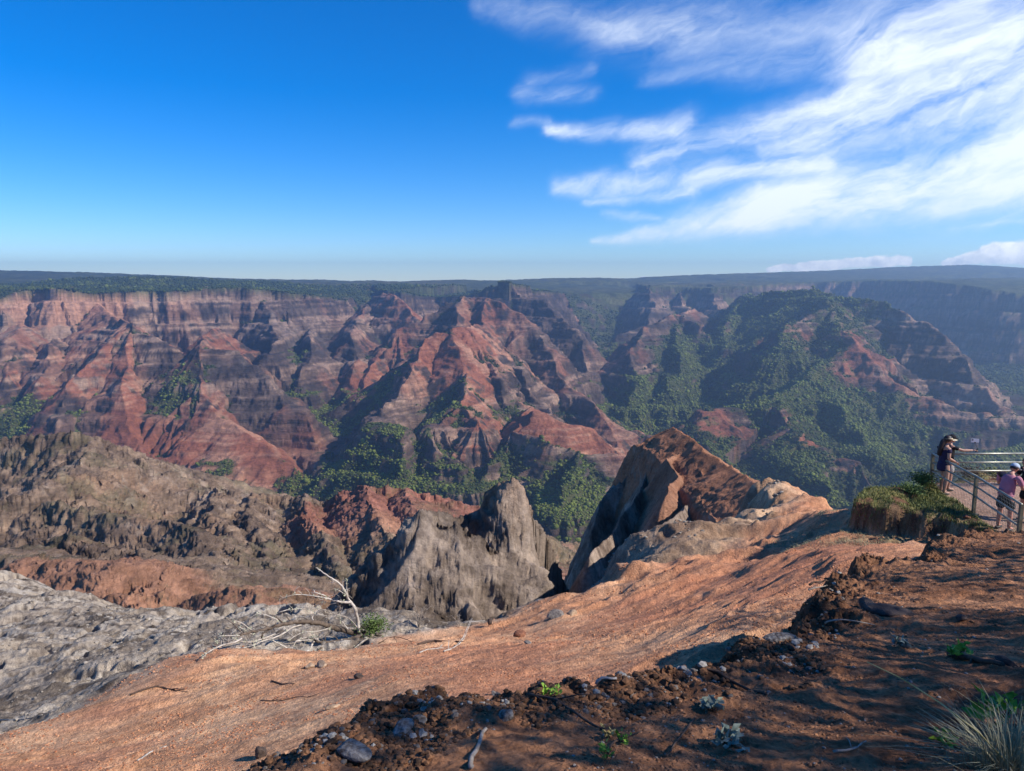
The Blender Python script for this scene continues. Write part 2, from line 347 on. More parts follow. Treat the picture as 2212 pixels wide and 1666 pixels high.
# crags, knobs and hollows stand out square to the slope, not just upwards
_near = IDF >= FIN0; _mid = ((IDF >= MID0) & ~_near) | ((IDF < 0) & (np.hypot(XF, YF) < 900)); _stp = sstep(.97, .80, NF[..., 2])
_dn = np.zeros_like(XF)
_w = (~_near & ~_mid) & (DDF >= 0) & (IDF >= 0); _dn[_w] = ((n3(XF[_w] / 42, YF[_w] / 42, ZF[_w] / 30, 5, 2) - .62) * 30 * np.where(SOFT[_w] > .5, .45, 1) * (.3 + .7 * _stp[_w]))
_w = _mid; _dn[_w] = (n3(XF[_w] / 13, YF[_w] / 13, ZF[_w] / 9, 5, 1, .6) - .62) * 11 * (.35 + .65 * _stp[_w]) * np.clip(np.hypot(XF[_w], YF[_w]) / 300, .3, 1)
_w = _near; _dn[_w] = (n3(XF[_w] / 2.4, YF[_w] / 2.4, ZF[_w] / 2.4, 6, 4, .62) - .62) * np.where(IDF[_w] >= PK0, 1.2 * np.clip(np.abs(DDF[_w]) / 4, .12, 1), 3.3 * np.clip(np.abs(DDF[_w]) / 2, .3, 1))
XF = XF + NF[..., 0] * _dn; YF = YF + NF[..., 1] * _dn; ZF = ZF + NF[..., 2] * _dn
NF = grid_normals(XF, YF, ZF)
RF = np.hypot(XF, YF)
# ------------------------------------------------------------------ what the canyon is made of, vertex by vertex
# patches of soil and plants on the slopes, some veg darkening a shaded slope: (px, py, distance, radius m, kind, amount)
PATCH = [
 (60,915,2250,130,'veg',1), (20,900,2300,90,'veg',1), (375,905,2330,70,'veg',.9), (705,860,2650,130,'veg',1.1), (735,900,2450,110,'veg',1), (850,850,2500,90,'veg',.9), (1300,790,4200,220,'veg',1.2),
 (640,780,2950,90,'veg',.7), (930,900,2150,90,'veg',.8), (960,850,2300,90,'veg',.7), (880,935,2000,70,'veg',.8), (1105,880,2250,100,'veg',.7), (1080,975,1850,90,'veg',.8), (1200,1000,1780,80,'veg',.6),
 (650,1040,1950,130,'veg',1.2), (780,1040,1850,110,'veg',1.2), (900,1050,1750,110,'veg',1.2), (380,1035,1960,60,'veg',1), (455,1045,1950,60,'veg',1), (560,1045,1850,100,'red',1),
 (1190,960,1900,70,'veg',.5), (1200,1130,1600,140,'veg',1.2), (1240,1060,1700,110,'veg',.9), (1140,1060,1720,90,'grey',1.), (1280,1020,1750,100,'grey',1.), (1480,760,3500,150,'veg',.8), (1540,790,3300,160,'veg',.9), (1430,850,3000,250,'veg',1.), (1360,900,2800,220,'veg',1.2),  # veg in the gap: green valley, plus shade painted on the slope above
 (1700,760,2950,160,'veg',.8), (1560,830,2800,200,'veg',.8), (1600,880,2600,150,'veg',1.), (1760,850,2600,160,'veg',.9), (1850,850,2600,140,'veg',.8), (1900,900,2400,230,'veg',1.3), (2050,950,2200,280,'veg',1.4), (1800,640,3500,260,'veg',.7), (1650,640,3900,250,'veg',.8), (1620,710,3600,160,'veg',.6),
 (1960,700,3150,160,'veg',-.5), (1850,700,3000,130,'red',.6), (1900,780,2750,110,'veg',-.5), (1780,790,2800,90,'red',.6), (2000,840,2650,110,'red',.7), (2060,860,2600,110,'veg',-.6),
 (1540,905,2330,60,'red',1), (1730,905,2260,60,'red',.9), (1760,940,2150,60,'red',.9), (1620,885,2350,80,'veg',.35), (1780,1000,2030,60,'veg',-.5), (1750,1030,1950,120,'veg',.6), (1600,980,2100,120,'veg',.5), (1700,1030,1950,130,'veg',.7), (1830,1060,1800,100,'veg',.4), (1850,1110,1650,100,'veg',.3),
 (985,740,2560,110,'red',.9), (940,750,2530,80,'red',.9), (1030,760,2560,70,'red',.8), (280,930,2150,110,'red',.9), (340,980,2080,80,'red',.8), (490,930,2120,90,'red',.9), (560,980,2060,110,'red',.9), (470,990,2040,70,'red',.9), (660,950,2200,70,'red',.7), (870,660,3750,110,'red',.9), (790,850,2750,90,'red',.7), (860,740,3100,90,'red',.8),
 (1180,895,2080,100,'red',1), (1000,880,2110,70,'red',.8), (1290,930,2030,70,'red',.6), (110,640,3050,260,'pale',.9), (300,640,3200,260,'pale',.6), (500,640,3400,220,'pale',.35), (60,720,2800,220,'pale',.6), (200,760,2550,200,'pale',.6), (100,850,2350,180,'pale',.4), (250,850,2350,120,'pale',.4), (620,700,3300,300,'grey',.8), (540,800,2450,160,'grey',.6),
 (180,1250,225,26,'red',1.6), (100,1240,235,20,'red',1.6), (520,1300,200,26,'red',1.3), (800,1080,505,45,'red',.9), (880,1090,480,60,'red',1.), (760,1120,430,40,'red',.6), (130,985,560,50,'red',.12), (330,1000,560,40,'grey',.4),
 (520,1150,380,110,'grey',.8), (640,1220,300,80,'grey',.7), (400,1240,240,45,'grey',.6),
]
wv = np.zeros_like(XF); wr = np.zeros_like(XF); wp = np.zeros_like(XF); wg = np.zeros_like(XF)
for (px, py, D, rad, kind, am) in PATCH:
    x, y, z = K(px, py, D)
    g = am * np.exp(-((XF - x) ** 2 + (YF - y) ** 2) / (2 * (rad * .75) ** 2))
    t = dict(veg=wv, red=wr, pale=wp, grey=wg)[kind]; t += g
nzF = NF[..., 2]
sc = np.clip(RF * .012, 2, 30)
nA = fbm(XF / 38, YF / 38, 5, 1); nB = fbm(XF / 9, YF / 9, 5, 3); nC = fbm(XF / 120, YF / 120, 4, 6); nD = fbm(XF / 2.2, YF / 2.2, 4, 2)
def f3(x, y, z, o, s, g=.55): return .5 + 1.65 * ((fbm(x + .37 * z, y - .21 * z, o, s, g) + fbm(y + 7.1 + .3 * x, z * 1.1, o, s + 1, g) + fbm(z * 1.1 + 3.3, x + .25 * y, o, s + 2, g)) / 3 - .5)
_c = RF < 1000; nB[_c] = f3(XF[_c] / 9, YF[_c] / 9, ZF[_c] / 7, 5, 3); nD[_c] = f3(XF[_c] / 2.2, YF[_c] / 2.2, ZF[_c] / 1.8, 5, 2, .6)
nR = np.full_like(XF, .5); _c = IDF >= FIN0; nR[_c] = .5 * f3(XF[_c] / 3, YF[_c] / 3, ZF[_c] / 3, 4, 2) + .5 * f3(XF[_c] / .7, YF[_c] / .7, ZF[_c] / .7, 5, 5, .62)
nE = np.where(RF > 900, nA, nB)
farm = (IDF < MID0) & ~((IDF < 0) & (RF < 1000)); nearm = IDF >= FIN0; midm = ~farm & ~nearm
plate = DDF < 0
zz = ZF + (nC - .5) * 22 + XF * .004
b1 = vn(zz / 12.5, XF / 700 + 3, 1); b2 = vn(zz / 5.1, XF / 420, 2); b3 = vn(zz / 34., XF / 1500 + 8, 4)
band = np.where(farm, .45 * b1 + .25 * b2 + .3 * b3, 0)
zm = ZF + XF * .06 + (nB - .5) * 3
band = np.where(midm, .5 * vn(zm / 2.1, XF / 90, 1) + .5 * vn(zm / 6.2, XF / 150, 2), band)
band = np.where(nearm, nD, band)
def C(*v): return np.array(v, np.float32)
dark = C(.058, .042, .036); brown = C(.145, .095, .070); tan = C(.36, .235, .165); redc = C(.30, .105, .056); redl = C(.46, .225, .135); greyc = C(.15, .125, .11)
def mx(a, b, w): return a * (1 - w[..., None]) + b * w[..., None]
col = mx(np.broadcast_to(dark, XF.shape + (3,)), brown, sstep(.30, .60, band + (nE - .5) * .5))
pale = sstep(.55, .80, band + .30 * (wp) + (nE - .5) * .45 + .12 * (nzF - .6))
col = mx(col, np.broadcast_to(tan, col.shape), pale)
col = mx(col, np.broadcast_to(redl, col.shape), np.clip(wp, 0, 1) * sstep(.42, .62, nC + (nE - .5) * .5) * .65)
redw = np.clip(SOFT * (.30 + .9 * REDR) + wr * 1.1 - wg * .7, 0, 1) * sstep(.36, .62, nE + .45 * wr + (nzF - .55) * .4) * .85
redw = np.where(farm, redw, np.clip(redw, 0, 1))
col = mx(col, mx(np.broadcast_to(redc, col.shape), redl, sstep(.45, .7, nC + (b2 - .5) * .3)), np.clip(redw, 0, 1))
col = mx(col, np.broadcast_to(greyc, col.shape), np.clip(wg * .55, 0, .75) * sstep(.3, .6, nE))
# plants: valley creases, north sides, plateau tops
crease = np.exp(-GAP / np.clip(RF * .012, 4, 28))
vegw = VEG * 1.0 + wv * .95 + crease * .45 * (RF > 1200) + (nE - .5) * 1.1 + (nC - .5) * .7 - (1 - nzF) * .85 - .20 + .12 * sstep(R(5), R(14), np.arctan2(XF, YF))
vegw = np.where(plate & farm, .75 + (nE - .5) * 1.3, vegw)
vegw = np.where(midm, wv + (nB - .5) * .8 - .1, vegw); vegw = np.where(nearm, 0, vegw)
vegm = sstep(.30, .62, vegw)
gcol = mx(np.broadcast_to(C(.040, .052, .018), col.shape), np.broadcast_to(C(.090, .100, .032), col.shape), sstep(.35, .7, fbm(XF / 60, YF / 60, 3, 5)))
col = mx(col, gcol, vegm * .9)
# badlands and crags nearby
bm = mx(np.broadcast_to(C(.115, .080, .058), col.shape), np.broadcast_to(C(.27, .185, .125), col.shape), sstep(.30, .72, .5 * band + .5 * nB + .25 * (nzF - .55) + .1 * (nD - .5)))
bm = mx(bm, np.broadcast_to(C(.31, .19, .115), col.shape), sstep(.50, .62, fbm(XF / 70 + 4, YF / 70, 4, 1)) * .7 * sstep(.5, .8, nzF))
bm = mx(bm, np.broadcast_to(C(.36, .27, .20), col.shape), sstep(.60, .74, nB + .35 * (nC - .5) + (nD - .5) * .3) * .7)
bm = mx(bm, mx(np.broadcast_to(C(.37, .19, .115), col.shape), np.broadcast_to(C(.29, .125, .085), col.shape), sstep(400, 480, RF)), np.clip(sstep(.35, .8, redw * .75 + wr + (nD - .5) * .4), 0, 1) * sstep(.35, .6, nzF + wr * .3))
bm = mx(bm, np.broadcast_to(C(.11, .105, .055), col.shape), sstep(.55, .72, fbm(XF / 30, YF / 30, 5, 7) + (nD - .5) * .5) * .45)
bm = mx(bm, np.broadcast_to(C(.045, .065, .02), col.shape), vegm * .9)
col = np.where(midm[..., None], bm, col)
isP = IDF >= PK0
rk = mx(np.broadcast_to(C(.15, .112, .085), col.shape), np.broadcast_to(C(.46, .36, .28), col.shape), sstep(.28, .70, nR))
x1, y1, z1 = K(1120, 1050, 70)
topw = np.exp(-((XF - x1) ** 2 + (YF - y1) ** 2) / 12.) * sstep(z1 - 5, z1, ZF)
rk = mx(rk, np.broadcast_to(C(.36, .21, .12), col.shape), topw * .85)
pk = mx(rk, np.broadcast_to(C(.40, .185, .105), col.shape), np.clip(sstep(.12, .42, nzF + .35 * (nD - .5)) * np.array([r['red'] for r in RID])[np.clip(IDF, 0, NR - 1)] * 1.15, 0, 1))
col = np.where(nearm[..., None], np.where(isP[..., None], pk, rk), col)
col = col * (1 + (fbm(XF / 4.7, YF / 4.7, 4, 6, .65) - .5)[..., None] * 1.0)
floorm = (IDF < 0) & (RF < 1100)
col = np.where(floorm[..., None], bm, col)

def terrain_mat(name, sc1, sc2, bump, bsc, layered=True):
    m, nt, b = new_mat(name, .95, .1)
    at = N(nt, 'ShaderNodeAttribute', attribute_name='Col')
    geo = N(nt, 'ShaderNodeNewGeometry').outputs['Position']
    mp = N(nt, 'ShaderNodeMapping'); mp.inputs['Scale'].default_value = (1, 1, 3.2 if layered else 1.3)
    nt.links.new(geo, mp.inputs['Vector'])
    f1 = noise(nt, sc1, 6, .65, mp.outputs[0]); f2 = noise(nt, sc2, 5, .6, geo)
    v = N(nt, 'ShaderNodeMath', operation='MULTIPLY'); nt.links.new(f1, v.inputs[0]); nt.links.new(f2, v.inputs[1])
    k = ramp(nt, v.outputs[0], [(.12, (.58, .56, .55)), (.25, (1, 1, 1)), (.42, (1.35, 1.32, 1.28))])
    c = mixc(nt, 1.0, at.outputs['Color'], k, 'MULTIPLY')
    if layered:      # thin beds of lava seen edge on
        m2 = N(nt, 'ShaderNodeMapping'); m2.inputs['Scale'].default_value = (.035, .035, 5.); nt.links.new(geo, m2.inputs['Vector'])
        k2 = ramp(nt, noise(nt, sc1, 3, .6, m2.outputs[0]), [(.34, (.50, .47, .48)), (.45, (1, 1, 1)), (.58, (1.02, 1.01, 1.0)), (.68, (1.35, 1.3, 1.25))])
        am = N(nt, 'ShaderNodeMath', operation='MULTIPLY'); nt.links.new(at.outputs['Alpha'], am.inputs[0])
        br = N(nt, 'ShaderNodeMapRange'); nt.links.new(noise(nt, sc2 * .9, 4, .6, geo), br.inputs[0]); br.inputs[1].default_value = .40; br.inputs[2].default_value = .62; nt.links.new(br.outputs[0], am.inputs[1])
        c = mixc(nt, am.outputs[0], c, mixc(nt, 1.0, c, k2, 'MULTIPLY'))
    nt.links.new(c, b.inputs['Base Color'])
    bp = N(nt, 'ShaderNodeBump', ins={'Strength': 1., 'Distance': bump * 1.5})
    nt.links.new(noise(nt, bsc, 10, .75, mp.outputs[0]), bp.inputs['Height']); nt.links.new(bp.outputs[0], b.inputs['Normal'])
    return m
M_canyon = terrain_mat('canyon rock', .03, .006, 9., .02)
M_bad = terrain_mat('badland rock', .25, .05, 1.3, .18)
M_crag = terrain_mat('crag rock', 2.2, .5, .42, 1.6, False)

def split_sheet(sel_faces, name, mat):
    f = FACES[sel_faces]; u, inv = np.unique(f, return_inverse=True)
    o = mesh_obj(name, PV[u], inv.reshape(-1, 4), mat, cols=PC[u]); return o
FACES = grid_faces(*XF.shape)
PV = np.stack([XF, YF, ZF], -1).reshape(-1, 3); PC = np.clip(col, .01, .9).reshape(-1, 3)
STR = (np.clip(1.1 - redw * .7, .2, 1) * (1 - vegm) * sstep(.92, .7, nzF) * ~nearm).reshape(-1, 1)
PC = np.concatenate([PC, STR], 1)
idf = IDF.ravel()[FACES]; mx_id = idf.max(1); dcr = np.abs(DDF.ravel()[FACES]).min(1)
rf = RF.ravel()[FACES[:, 0]]
is_fin = (mx_id >= FIN0) & (mx_id < PK0); is_pk = mx_id >= PK0
is_mid = ~is_fin & ~is_pk & (rf < 760)
is_can = ~is_fin & ~is_pk & ~is_mid
tag(split_sheet(is_can, 'canyon', M_canyon), kind='structure')
tag(split_sheet(is_mid, 'badlands', M_bad), kind='structure')
tag(split_sheet(is_fin, 'rock_fin', M_crag), 'grey jagged rock fin with two summits standing just beyond the red dirt edge', 'rock')
tag(split_sheet(is_pk, 'rock_peak', M_crag), 'pointed rust red rock peak with a dark left cliff beyond the red slope', 'rock')

# ------------------------------------------------------------------ forest in the canyon: thousands of crowns, uncountable
def ico():
    t = (1 + 5 ** .5) / 2
    v = np.array([(-1, t, 0), (1, t, 0), (-1, -t, 0), (1, -t, 0), (0, -1, t), (0, 1, t), (0, -1, -t), (0, 1, -t), (t, 0, -1), (t, 0, 1), (-t, 0, -1), (-t, 0, 1)], float)
    v /= np.linalg.norm(v[0])
    f = np.array([(0, 11, 5), (0, 5, 1), (0, 1, 7), (0, 7, 10), (0, 10, 11), (1, 5, 9), (5, 11, 4), (11, 10, 2), (10, 7, 6), (7, 1, 8), (3, 9, 4), (3, 4, 2), (3, 2, 6), (3, 6, 8), (3, 8, 9), (4, 9, 5), (2, 4, 11), (6, 2, 10), (8, 6, 7), (9, 8, 1)])
    return v, f
IV, IF_ = ico()
def crowns(name, P, rad, colr, mat):
    n = len(P)
    V = IV[None] * (1 + .55 * (rng.random((n, 12, 1)) - .5)) * rad[:, None, None] * np.array([1, 1, .85])
    a = rng.random(n) * 6.28; ca, sa = np.cos(a)[:, None], np.sin(a)[:, None]
    x = V[..., 0] * ca - V[..., 1] * sa; y = V[..., 0] * sa + V[..., 1] * ca
    V = np.stack([x, y, V[..., 2]], -1) + P[:, None]
    Fc = (IF_[None] + (np.arange(n) * 12)[:, None, None]).reshape(-1, 3)
    return mesh_obj(name, V.reshape(-1, 3), Fc, mat, smooth=True, cols=np.repeat(colr, 12, 0))
mF, ntF, bF = new_mat('forest leaves', .8, .15)
aF = N(ntF, 'ShaderNodeAttribute', attribute_name='Col'); gF = N(ntF, 'ShaderNodeNewGeometry').outputs['Position']
ntF.links.new(mixc(ntF, 1.0, aF.outputs['Color'], ramp(ntF, noise(ntF, .5, 4, .7, gF), [(.35, (.5, .5, .5)), (.65, (1.4, 1.4, 1.4))]), 'MULTIPLY'), bF.inputs['Base Color'])
bpF = N(ntF, 'ShaderNodeBump', ins={'Strength': 1., 'Distance': 2.}); ntF.links.new(noise(ntF, .45, 5, .7, gF), bpF.inputs['Height']); ntF.links.new(bpF.outputs[0], bF.inputs['Normal'])
dA = np.gradient(azF)[None] * RF * np.gradient(rsF)[:, None]
den = np.clip((vegw - .42) * 5, 0, 1) ** 1.5 * (RF > 1150) * (RF < 5200) * (np.abs(np.arctan2(XF, YF)) < R(39))
den = den * np.interp(RF, [1200, 3000, 5200], [1 / 20., 1 / 46., 1 / 240.])
pr = den * dA / (nzF.clip(.4, 1))
pick = rng.random(pr.shape) < pr
pi = np.nonzero(pick.ravel())[0]
if len(pi) > 300000: pi = rng.choice(pi, 300000, replace=False)
P = PV[pi] + rng.normal(0, 2., (len(pi), 3)) * [1, 1, 0]
rr_ = RF.ravel()[pi]
rad = np.clip(2.15 * np.exp(rng.normal(0, .45, len(pi))), 1.0, 8.) * np.interp(rr_, [1200, 3000, 5200], [.9, 1.15, 1.8])
P[:, 2] += rad * .35
hv = fbm(P[:, 0] / 90, P[:, 1] / 90, 3, 2) + rng.normal(0, .10, len(pi)) + .5 * np.clip(wv.ravel()[pi], 0, 1) - .25
w = sstep(.25, .75, hv)[:, None]
tc_ = (C(.036, .050, .013) * (1 - w) + C(.135, .160, .030) * w) * (.72 + .56 * rng.random((len(pi), 1)))
print('crowns', len(pi))
tag(crowns('forest', P, rad, tc_, mF), 'dense green forest filling the canyon floor and lower slopes', 'forest', kind='stuff')
# ================================================================== LOOKOUT GROUND (from underfoot to 75 m)
CP = [(0,1600,11),(100,1640,9.5),(300,1620,9),(0,1666,9),(400,1560,10.5),(600,1560,9.2),(850,1480,10),(1000,1440,11.5),(1240,1470,9.6),(1400,1400,11),(1540,1400,9.6),(1700,1340,10.6),(1740,1300,11.8),(1850,1215,14),(1960,1190,15.6),
 (820,1370,17.2),(700,1405,15.8),(600,1412,15.3),(430,1425,14.6),(270,1480,13.5),(180,1520,13),(900,1360,17.8),(1000,1345,18.3),(1100,1318,19.2),(1170,1292,20),(1240,1290,20.3),(1300,1262,21),(1345,1235,21.7),(1440,1225,21.8),(1500,1208,22),(1560,1180,23),(1620,1150,24.5),(1650,1130,27),
 (1200,1380,15),(1400,1300,16.5),(1550,1250,17.5),(1700,1190,20),(1740,1173,19.6),(1840,1110,22),(1760,1110,25),(1850,1145,20.1),(2000,1160,18.6),(2100,1165,17.7),(2150,1168,17.3),(2212,1172,17),(1800,1150,21),
 (0,1240,60),(150,1290,50),(350,1335,42),(600,1315,38),(730,1300,36),(0,1330,42),(200,1400,27),(0,1420,27),(400,1385,22),(0,1500,18),(100,1530,14.8),(560,1370,21),(700,1345,27),(850,1345,22),(900,1340,21),(300,1440,17),(120,1330,36),(450,1350,32),
 (1300,1242,26),(1400,1212,28),(1500,1182,29.5),(1580,1150,31),(1600,1120,36),(1640,1092,38),(1690,1078,41),(1740,1086,37),(1800,1102,31),(1838,1110,27),(1690,1100,33),(1660,1122,29),(1610,1100,40)]
W = [K(*q) for q in CP]
def DPt(px, D, z): x, y, _ = K(px, 1200, D); return (x, y, z)
W += [DPt(1300, 27.6, -14.5), DPt(1350, 29.2, -16), DPt(1400, 30.6, -17), DPt(1450, 31.4, -17), DPt(1500, 32.2, -17), DPt(1550, 33.6, -17), DPt(1600, 39, -18), DPt(930, 24, -15), DPt(1000, 24, -15.5), DPt(1100, 25, -16), DPt(1180, 25, -16.5), DPt(1230, 26, -17), DPt(1290, 30, -20), DPt(1400, 34, -20), DPt(1500, 37, -20), DPt(930, 30, -19), DPt(1100, 32, -23), DPt(1250, 34, -26),
      DPt(800, 30, -17), DPt(700, 45, -24), DPt(500, 55, -30), DPt(200, 70, -37), DPt(0, 75, -38), DPt(900, 50, -34), DPt(1150, 50, -38), DPt(1400, 50, -32), DPt(1600, 55, -28), DPt(1700, 52, -22), DPt(1800, 44, -20), DPt(1900, 30, -14), DPt(1900, 50, -30), DPt(2100, 30, -13), DPt(2300, 30, -13), DPt(2200, 50, -30), DPt(2500, 40, -20),
      (0, 1, -3.6), (3, 1, -3.2), (-4, 2, -4.2), (0, 4.5, -4.4), (3, 5, -4.3), (6, 8, -4.9), (9, 11, -5.5), (-8, 3, -6.2), (-20, 8, -11), (-40, 30, -24), (12, 14, -5.8), (16, 16, -6.0), (20, 20, -6.2), (-15, -8, -6), (0, -10, -3), (15, -5, -2.5), (15, 5, -4.2)]
W = np.array(W)
def rbf_fit(W, sm=.02):
    n = len(W); d = np.sqrt(((W[:, None, :2] - W[None, :, :2]) ** 2).sum(-1) + .3)
    A = np.zeros((n + 3, n + 3)); A[:n, :n] = -d + np.eye(n) * -sm; A[:n, n] = 1; A[:n, n + 1:] = W[:, :2]; A[n:, :n] = A[:n, n:].T
    b = np.zeros(n + 3); b[:n] = W[:, 2]; return np.linalg.solve(A, b)
CO = rbf_fit(W)
def rbf(X, Y):
    z = CO[-3] + CO[-2] * X + CO[-1] * Y
    for i in range(len(W)): z = z - CO[i] * np.sqrt((X - W[i, 0]) ** 2 + (Y - W[i, 1]) ** 2 + .3)
    return z
def path(pts): return dict(p=np.array(pts, float), lam=1., ek=1.)
def bankK(px, py):
    k = -K(px, py, 1.)[2]; return K(px, py, .9 / (k - .32))
EDGE = path([(-3, -90, 0), (-1.9, -3, 0), (-1.7, .5, 0)] + [bankK(*q) for q in [(520,1664),(600,1612),(700,1566),(850,1502),(950,1484),(1000,1508),(1090,1495),(1160,1478),(1240,1492),(1300,1470),(1380,1462),(1450,1450),(1555,1434),(1562,1395),(1600,1368),(1650,1372),(1738,1362),(1745,1296),(1790,1258),(1850,1238),(1980,1240),(2000,1209),(2080,1192),(2212,1184),(2500,1184)]] + [(150, 60, 0)])
GREY = path([(-80, -10, 0)] + [K(*q) for q in [(-300,1750,9),(0,1600,11),(100,1560,12),(180,1520,13),(270,1480,13.5),(430,1425,14.6),(520,1405,15.4),(600,1412,15.3),(700,1405,15.8),(800,1385,16.5),(840,1370,17.2),(900,1360,17.8),(1000,1345,18.3),(1100,1318,19.2),(1170,1292,20),(1240,1290,20.3),(1300,1262,21),(1345,1235,21.7),(1440,1225,21.8),(1500,1208,22),(1560,1180,23),(1620,1150,24.5),(1655,1130,27),(1700,1115,33),(1700,1110,60)]] + [(40, 300, 0)])
SHELF = path([(150, 5, 0)] + [K(*q) for q in [(2400,1180,16.6),(2212,1168,17),(2130,1150,17.7),(2060,1136,18.5),(1980,1120,19.1),(1900,1114,19.6),(1846,1100,20.2),(1842,1080,20.7),(1880,1060,21.2),(1985,1050,22.0),(2030,1048,22.6),(2100,1045,23.6),(2500,1050,24.2)]] + [(150, 70, 0)])
LEV = -6.3                                                     # the paved platform
FENCE = [K(2010,1048,21.8), K(2104,1090,19.2), K(2200,1157,16.7)]
FENCE = [(p[0], p[1], LEV) for p in FENCE]
def near_height(X, Y):
    rr = np.hypot(X, Y)
    a = .55                                                         # the way water runs off: down and to the left
    u = X * math.cos(a) + Y * math.sin(a); v = -X * math.sin(a) + Y * math.cos(a)
    z = rbf(X, Y)
    ed, et, ez, es = seg_eval(X + (fbm(X / .5, Y / .5, 4, 1) - .5) * .35, Y + (fbm(X / .5 + 9, Y / .5, 4, 3) - .5) * .35, EDGE)
    gd, gt, gz, gs = seg_eval(X + (fbm(X / 1.3, Y / 1.3, 4, 1) - .5) * 1.6, Y + (fbm(X / 1.3 + 9, Y / 1.3, 4, 3) - .5) * 1.6, GREY)
    grey = sstep(-.35, .35, np.where(gs > 0, gd, -gd))
    lim = np.clip((rr - 7) / 6, 0, 1)
    # bare dirt: low swells, rills and crusts
    z0 = z.copy()
    z = z + (fbm(X / 4.5, Y / 4.5, 4, 2) - .5) * .55 * lim + (rdg(v / 1.4, u / 6., 3, 4) - .6) * .34 * lim + (rdg(v / .38, u / 1.6, 3, 6) - .6) * .17 * (.3 + .7 * sstep(.4, .6, fbm(X / 2.5, Y / 2.5, 3, 7)))
    edgef = np.exp(-(gd / 2.2) ** 2) * sstep(-1, 1, X - 1)
    z = z + edgef * (rdg(X / 2.3, Y / 1.1, 3, 2) - .55) * .9
    q = z / .42 + .8 * fbm(X / 3, Y / 3, 3, 5); f = q - np.floor(q)
    st = sstep(.40, .62, fbm(X / 5 + 3, Y / 5, 3, 1)) * (1 - grey) * sstep(1, 4, X) * .55 * lim
    z = z + st * .42 * (np.where(f < .3, f * 2.2, .66 + (f - .3) * .486) - f)
    z = z + (fbm(X / .16, Y / .16, 4, 3) - .5) * .035 * (1 - grey)
    # grey tuff: lumps and hollows
    tuffw = grey * sstep(22, 12, X + 10 + 0 * Y) if False else grey
    amp = np.clip((rr - 12) / 16, .12, 1)
    zt = (fbm(X / 5.2, Y / 5.2, 5, 5, .6) - .5) * 1.35 * amp - .55 * amp * sstep(.60, .74, fbm(X / 1.3, Y / 1.3, 3, 7)) + (rdg(X / .9, Y / .9, 4, 2, .6) - .5) * .36 * (.4 + .6 * amp) + (fbm(X / .2, Y / .2, 3, 2) - .5) * .06
    z = z + grey * zt * (1 - .75 * sstep(2, 8, X))
    # tan knoll beyond the slope
    tx, ty, tz = K(1720, 1085, 37)
    # the shelf that carries the fence and the grassy lip
    sd, st_, sz, ss = seg_eval(X + (fbm(X / .9, Y / .9, 4, 1) - .5) * .8, Y + (fbm(X / .9 + 9, Y / .9, 4, 3) - .5) * .8, SHELF)
    # path runs right -> left -> back, the shelf lies on its right-hand side
    out = np.where(ss > 0, -1., 1.) * sd
    out = np.where(ss > 0, sd, -sd)
    sx = np.interp(Y, [FENCE[2][1], FENCE[0][1]], [FENCE[2][0], FENCE[0][0]])
    platf = sstep(.25, -.1, sx - X) * 0 + sstep(-.05, .25, X - sx)
    hump = (1 - platf) * (.13 * sstep(17.5, 21, Y) + .10 * sstep(0, 2, sx - X)) + (1 - platf) * (fbm(X / .8, Y / .8, 4, 4) - .5) * .3
    back = sstep(22.3, 23.3, Y) * (.02 + (fbm(X / .8, Y / .8, 4, 2) - .5) * .4)
    top = LEV + hump + back + (1 - platf) * -.25 * sstep(1.6, .2, -out) * sstep(20.5, 18.5, Y) * 0
    shelf = np.where(out < 0, top - .14 * np.exp(out / .25), top - .14 - 5.5 * out)
    fence_front = sstep(17.6, 16.9, Y)
    onshelf = (shelf > z)
    z = np.maximum(z, shelf)
    # our own bank
    bo = np.where(es > 0, ed, -ed)
    bz = -.9 - .32 * Y; bz = np.where(bz > -1.5, -1.5 - .12 * np.maximum(0, 1.875 - Y) ** .5 * 0, bz) + .05 * np.clip(X - 3, 0, 6)
    bz = bz + (fbm(X / 1.6, Y / 1.6, 4, 1) - .5) * .16 * np.clip(rr / 4, .3, 2.5) + (fbm(X / .11, Y / .11, 4, 3, .6) - .5) * .022 + (rdg(X / .42, Y / .42, 5, 5, .6) - .6) * .085
    rub = np.exp(-np.abs(bo + .12) / .28)
    bz = bz + rub * (rdg(X / .26, Y / .26, 4, 2, .6) - .5) * .26 * np.clip(rr / 5, .6, 1.6) + rub * .03
    bank = np.where(bo < 0, bz - .12 * np.exp(bo / .10), bz - .12 - 2.6 * bo)
    onbank = bank > z
    z = np.maximum(z, bank)
    return z, dict(grey=grey, bo=bo, onbank=onbank, onshelf=onshelf, out=out, platf=platf, gs=np.where(gs > 0, gd, -gd))
azN = az_axis(int(1250 * Q), int(60 * Q), 39., 80.)
rsN = np.exp(np.linspace(math.log(1.1), math.log(75), int(1250 * Q)))
XN, YN = polar(azN, rsN); ZN, NM = near_height(XN, YN); NN = grid_normals(XN, YN, ZN); RN = np.hypot(XN, YN)
n1 = fbm(XN / .9, YN / .9, 5, 1); n2 = fbm(XN / 3.5, YN / 3.5, 4, 3); n3 = fbm(XN / .12, YN / .12, 4, 5, .6); n4 = fbm(XN / .03, YN / .03, 3, 2)
a_ = .55; un = XN * math.cos(a_) + YN * math.sin(a_); vn_ = -XN * math.sin(a_) + YN * math.cos(a_)
n5 = fbm(vn_ / .7, un / 5, 4, 6)
B = lambda *c: np.broadcast_to(C(*c), XN.shape + (3,))
dirt = mx(B(.46, .24, .13), B(.60, .365, .21), sstep(.35, .65, .5 * n1 + .5 * n5 + (n3 - .5) * .25))
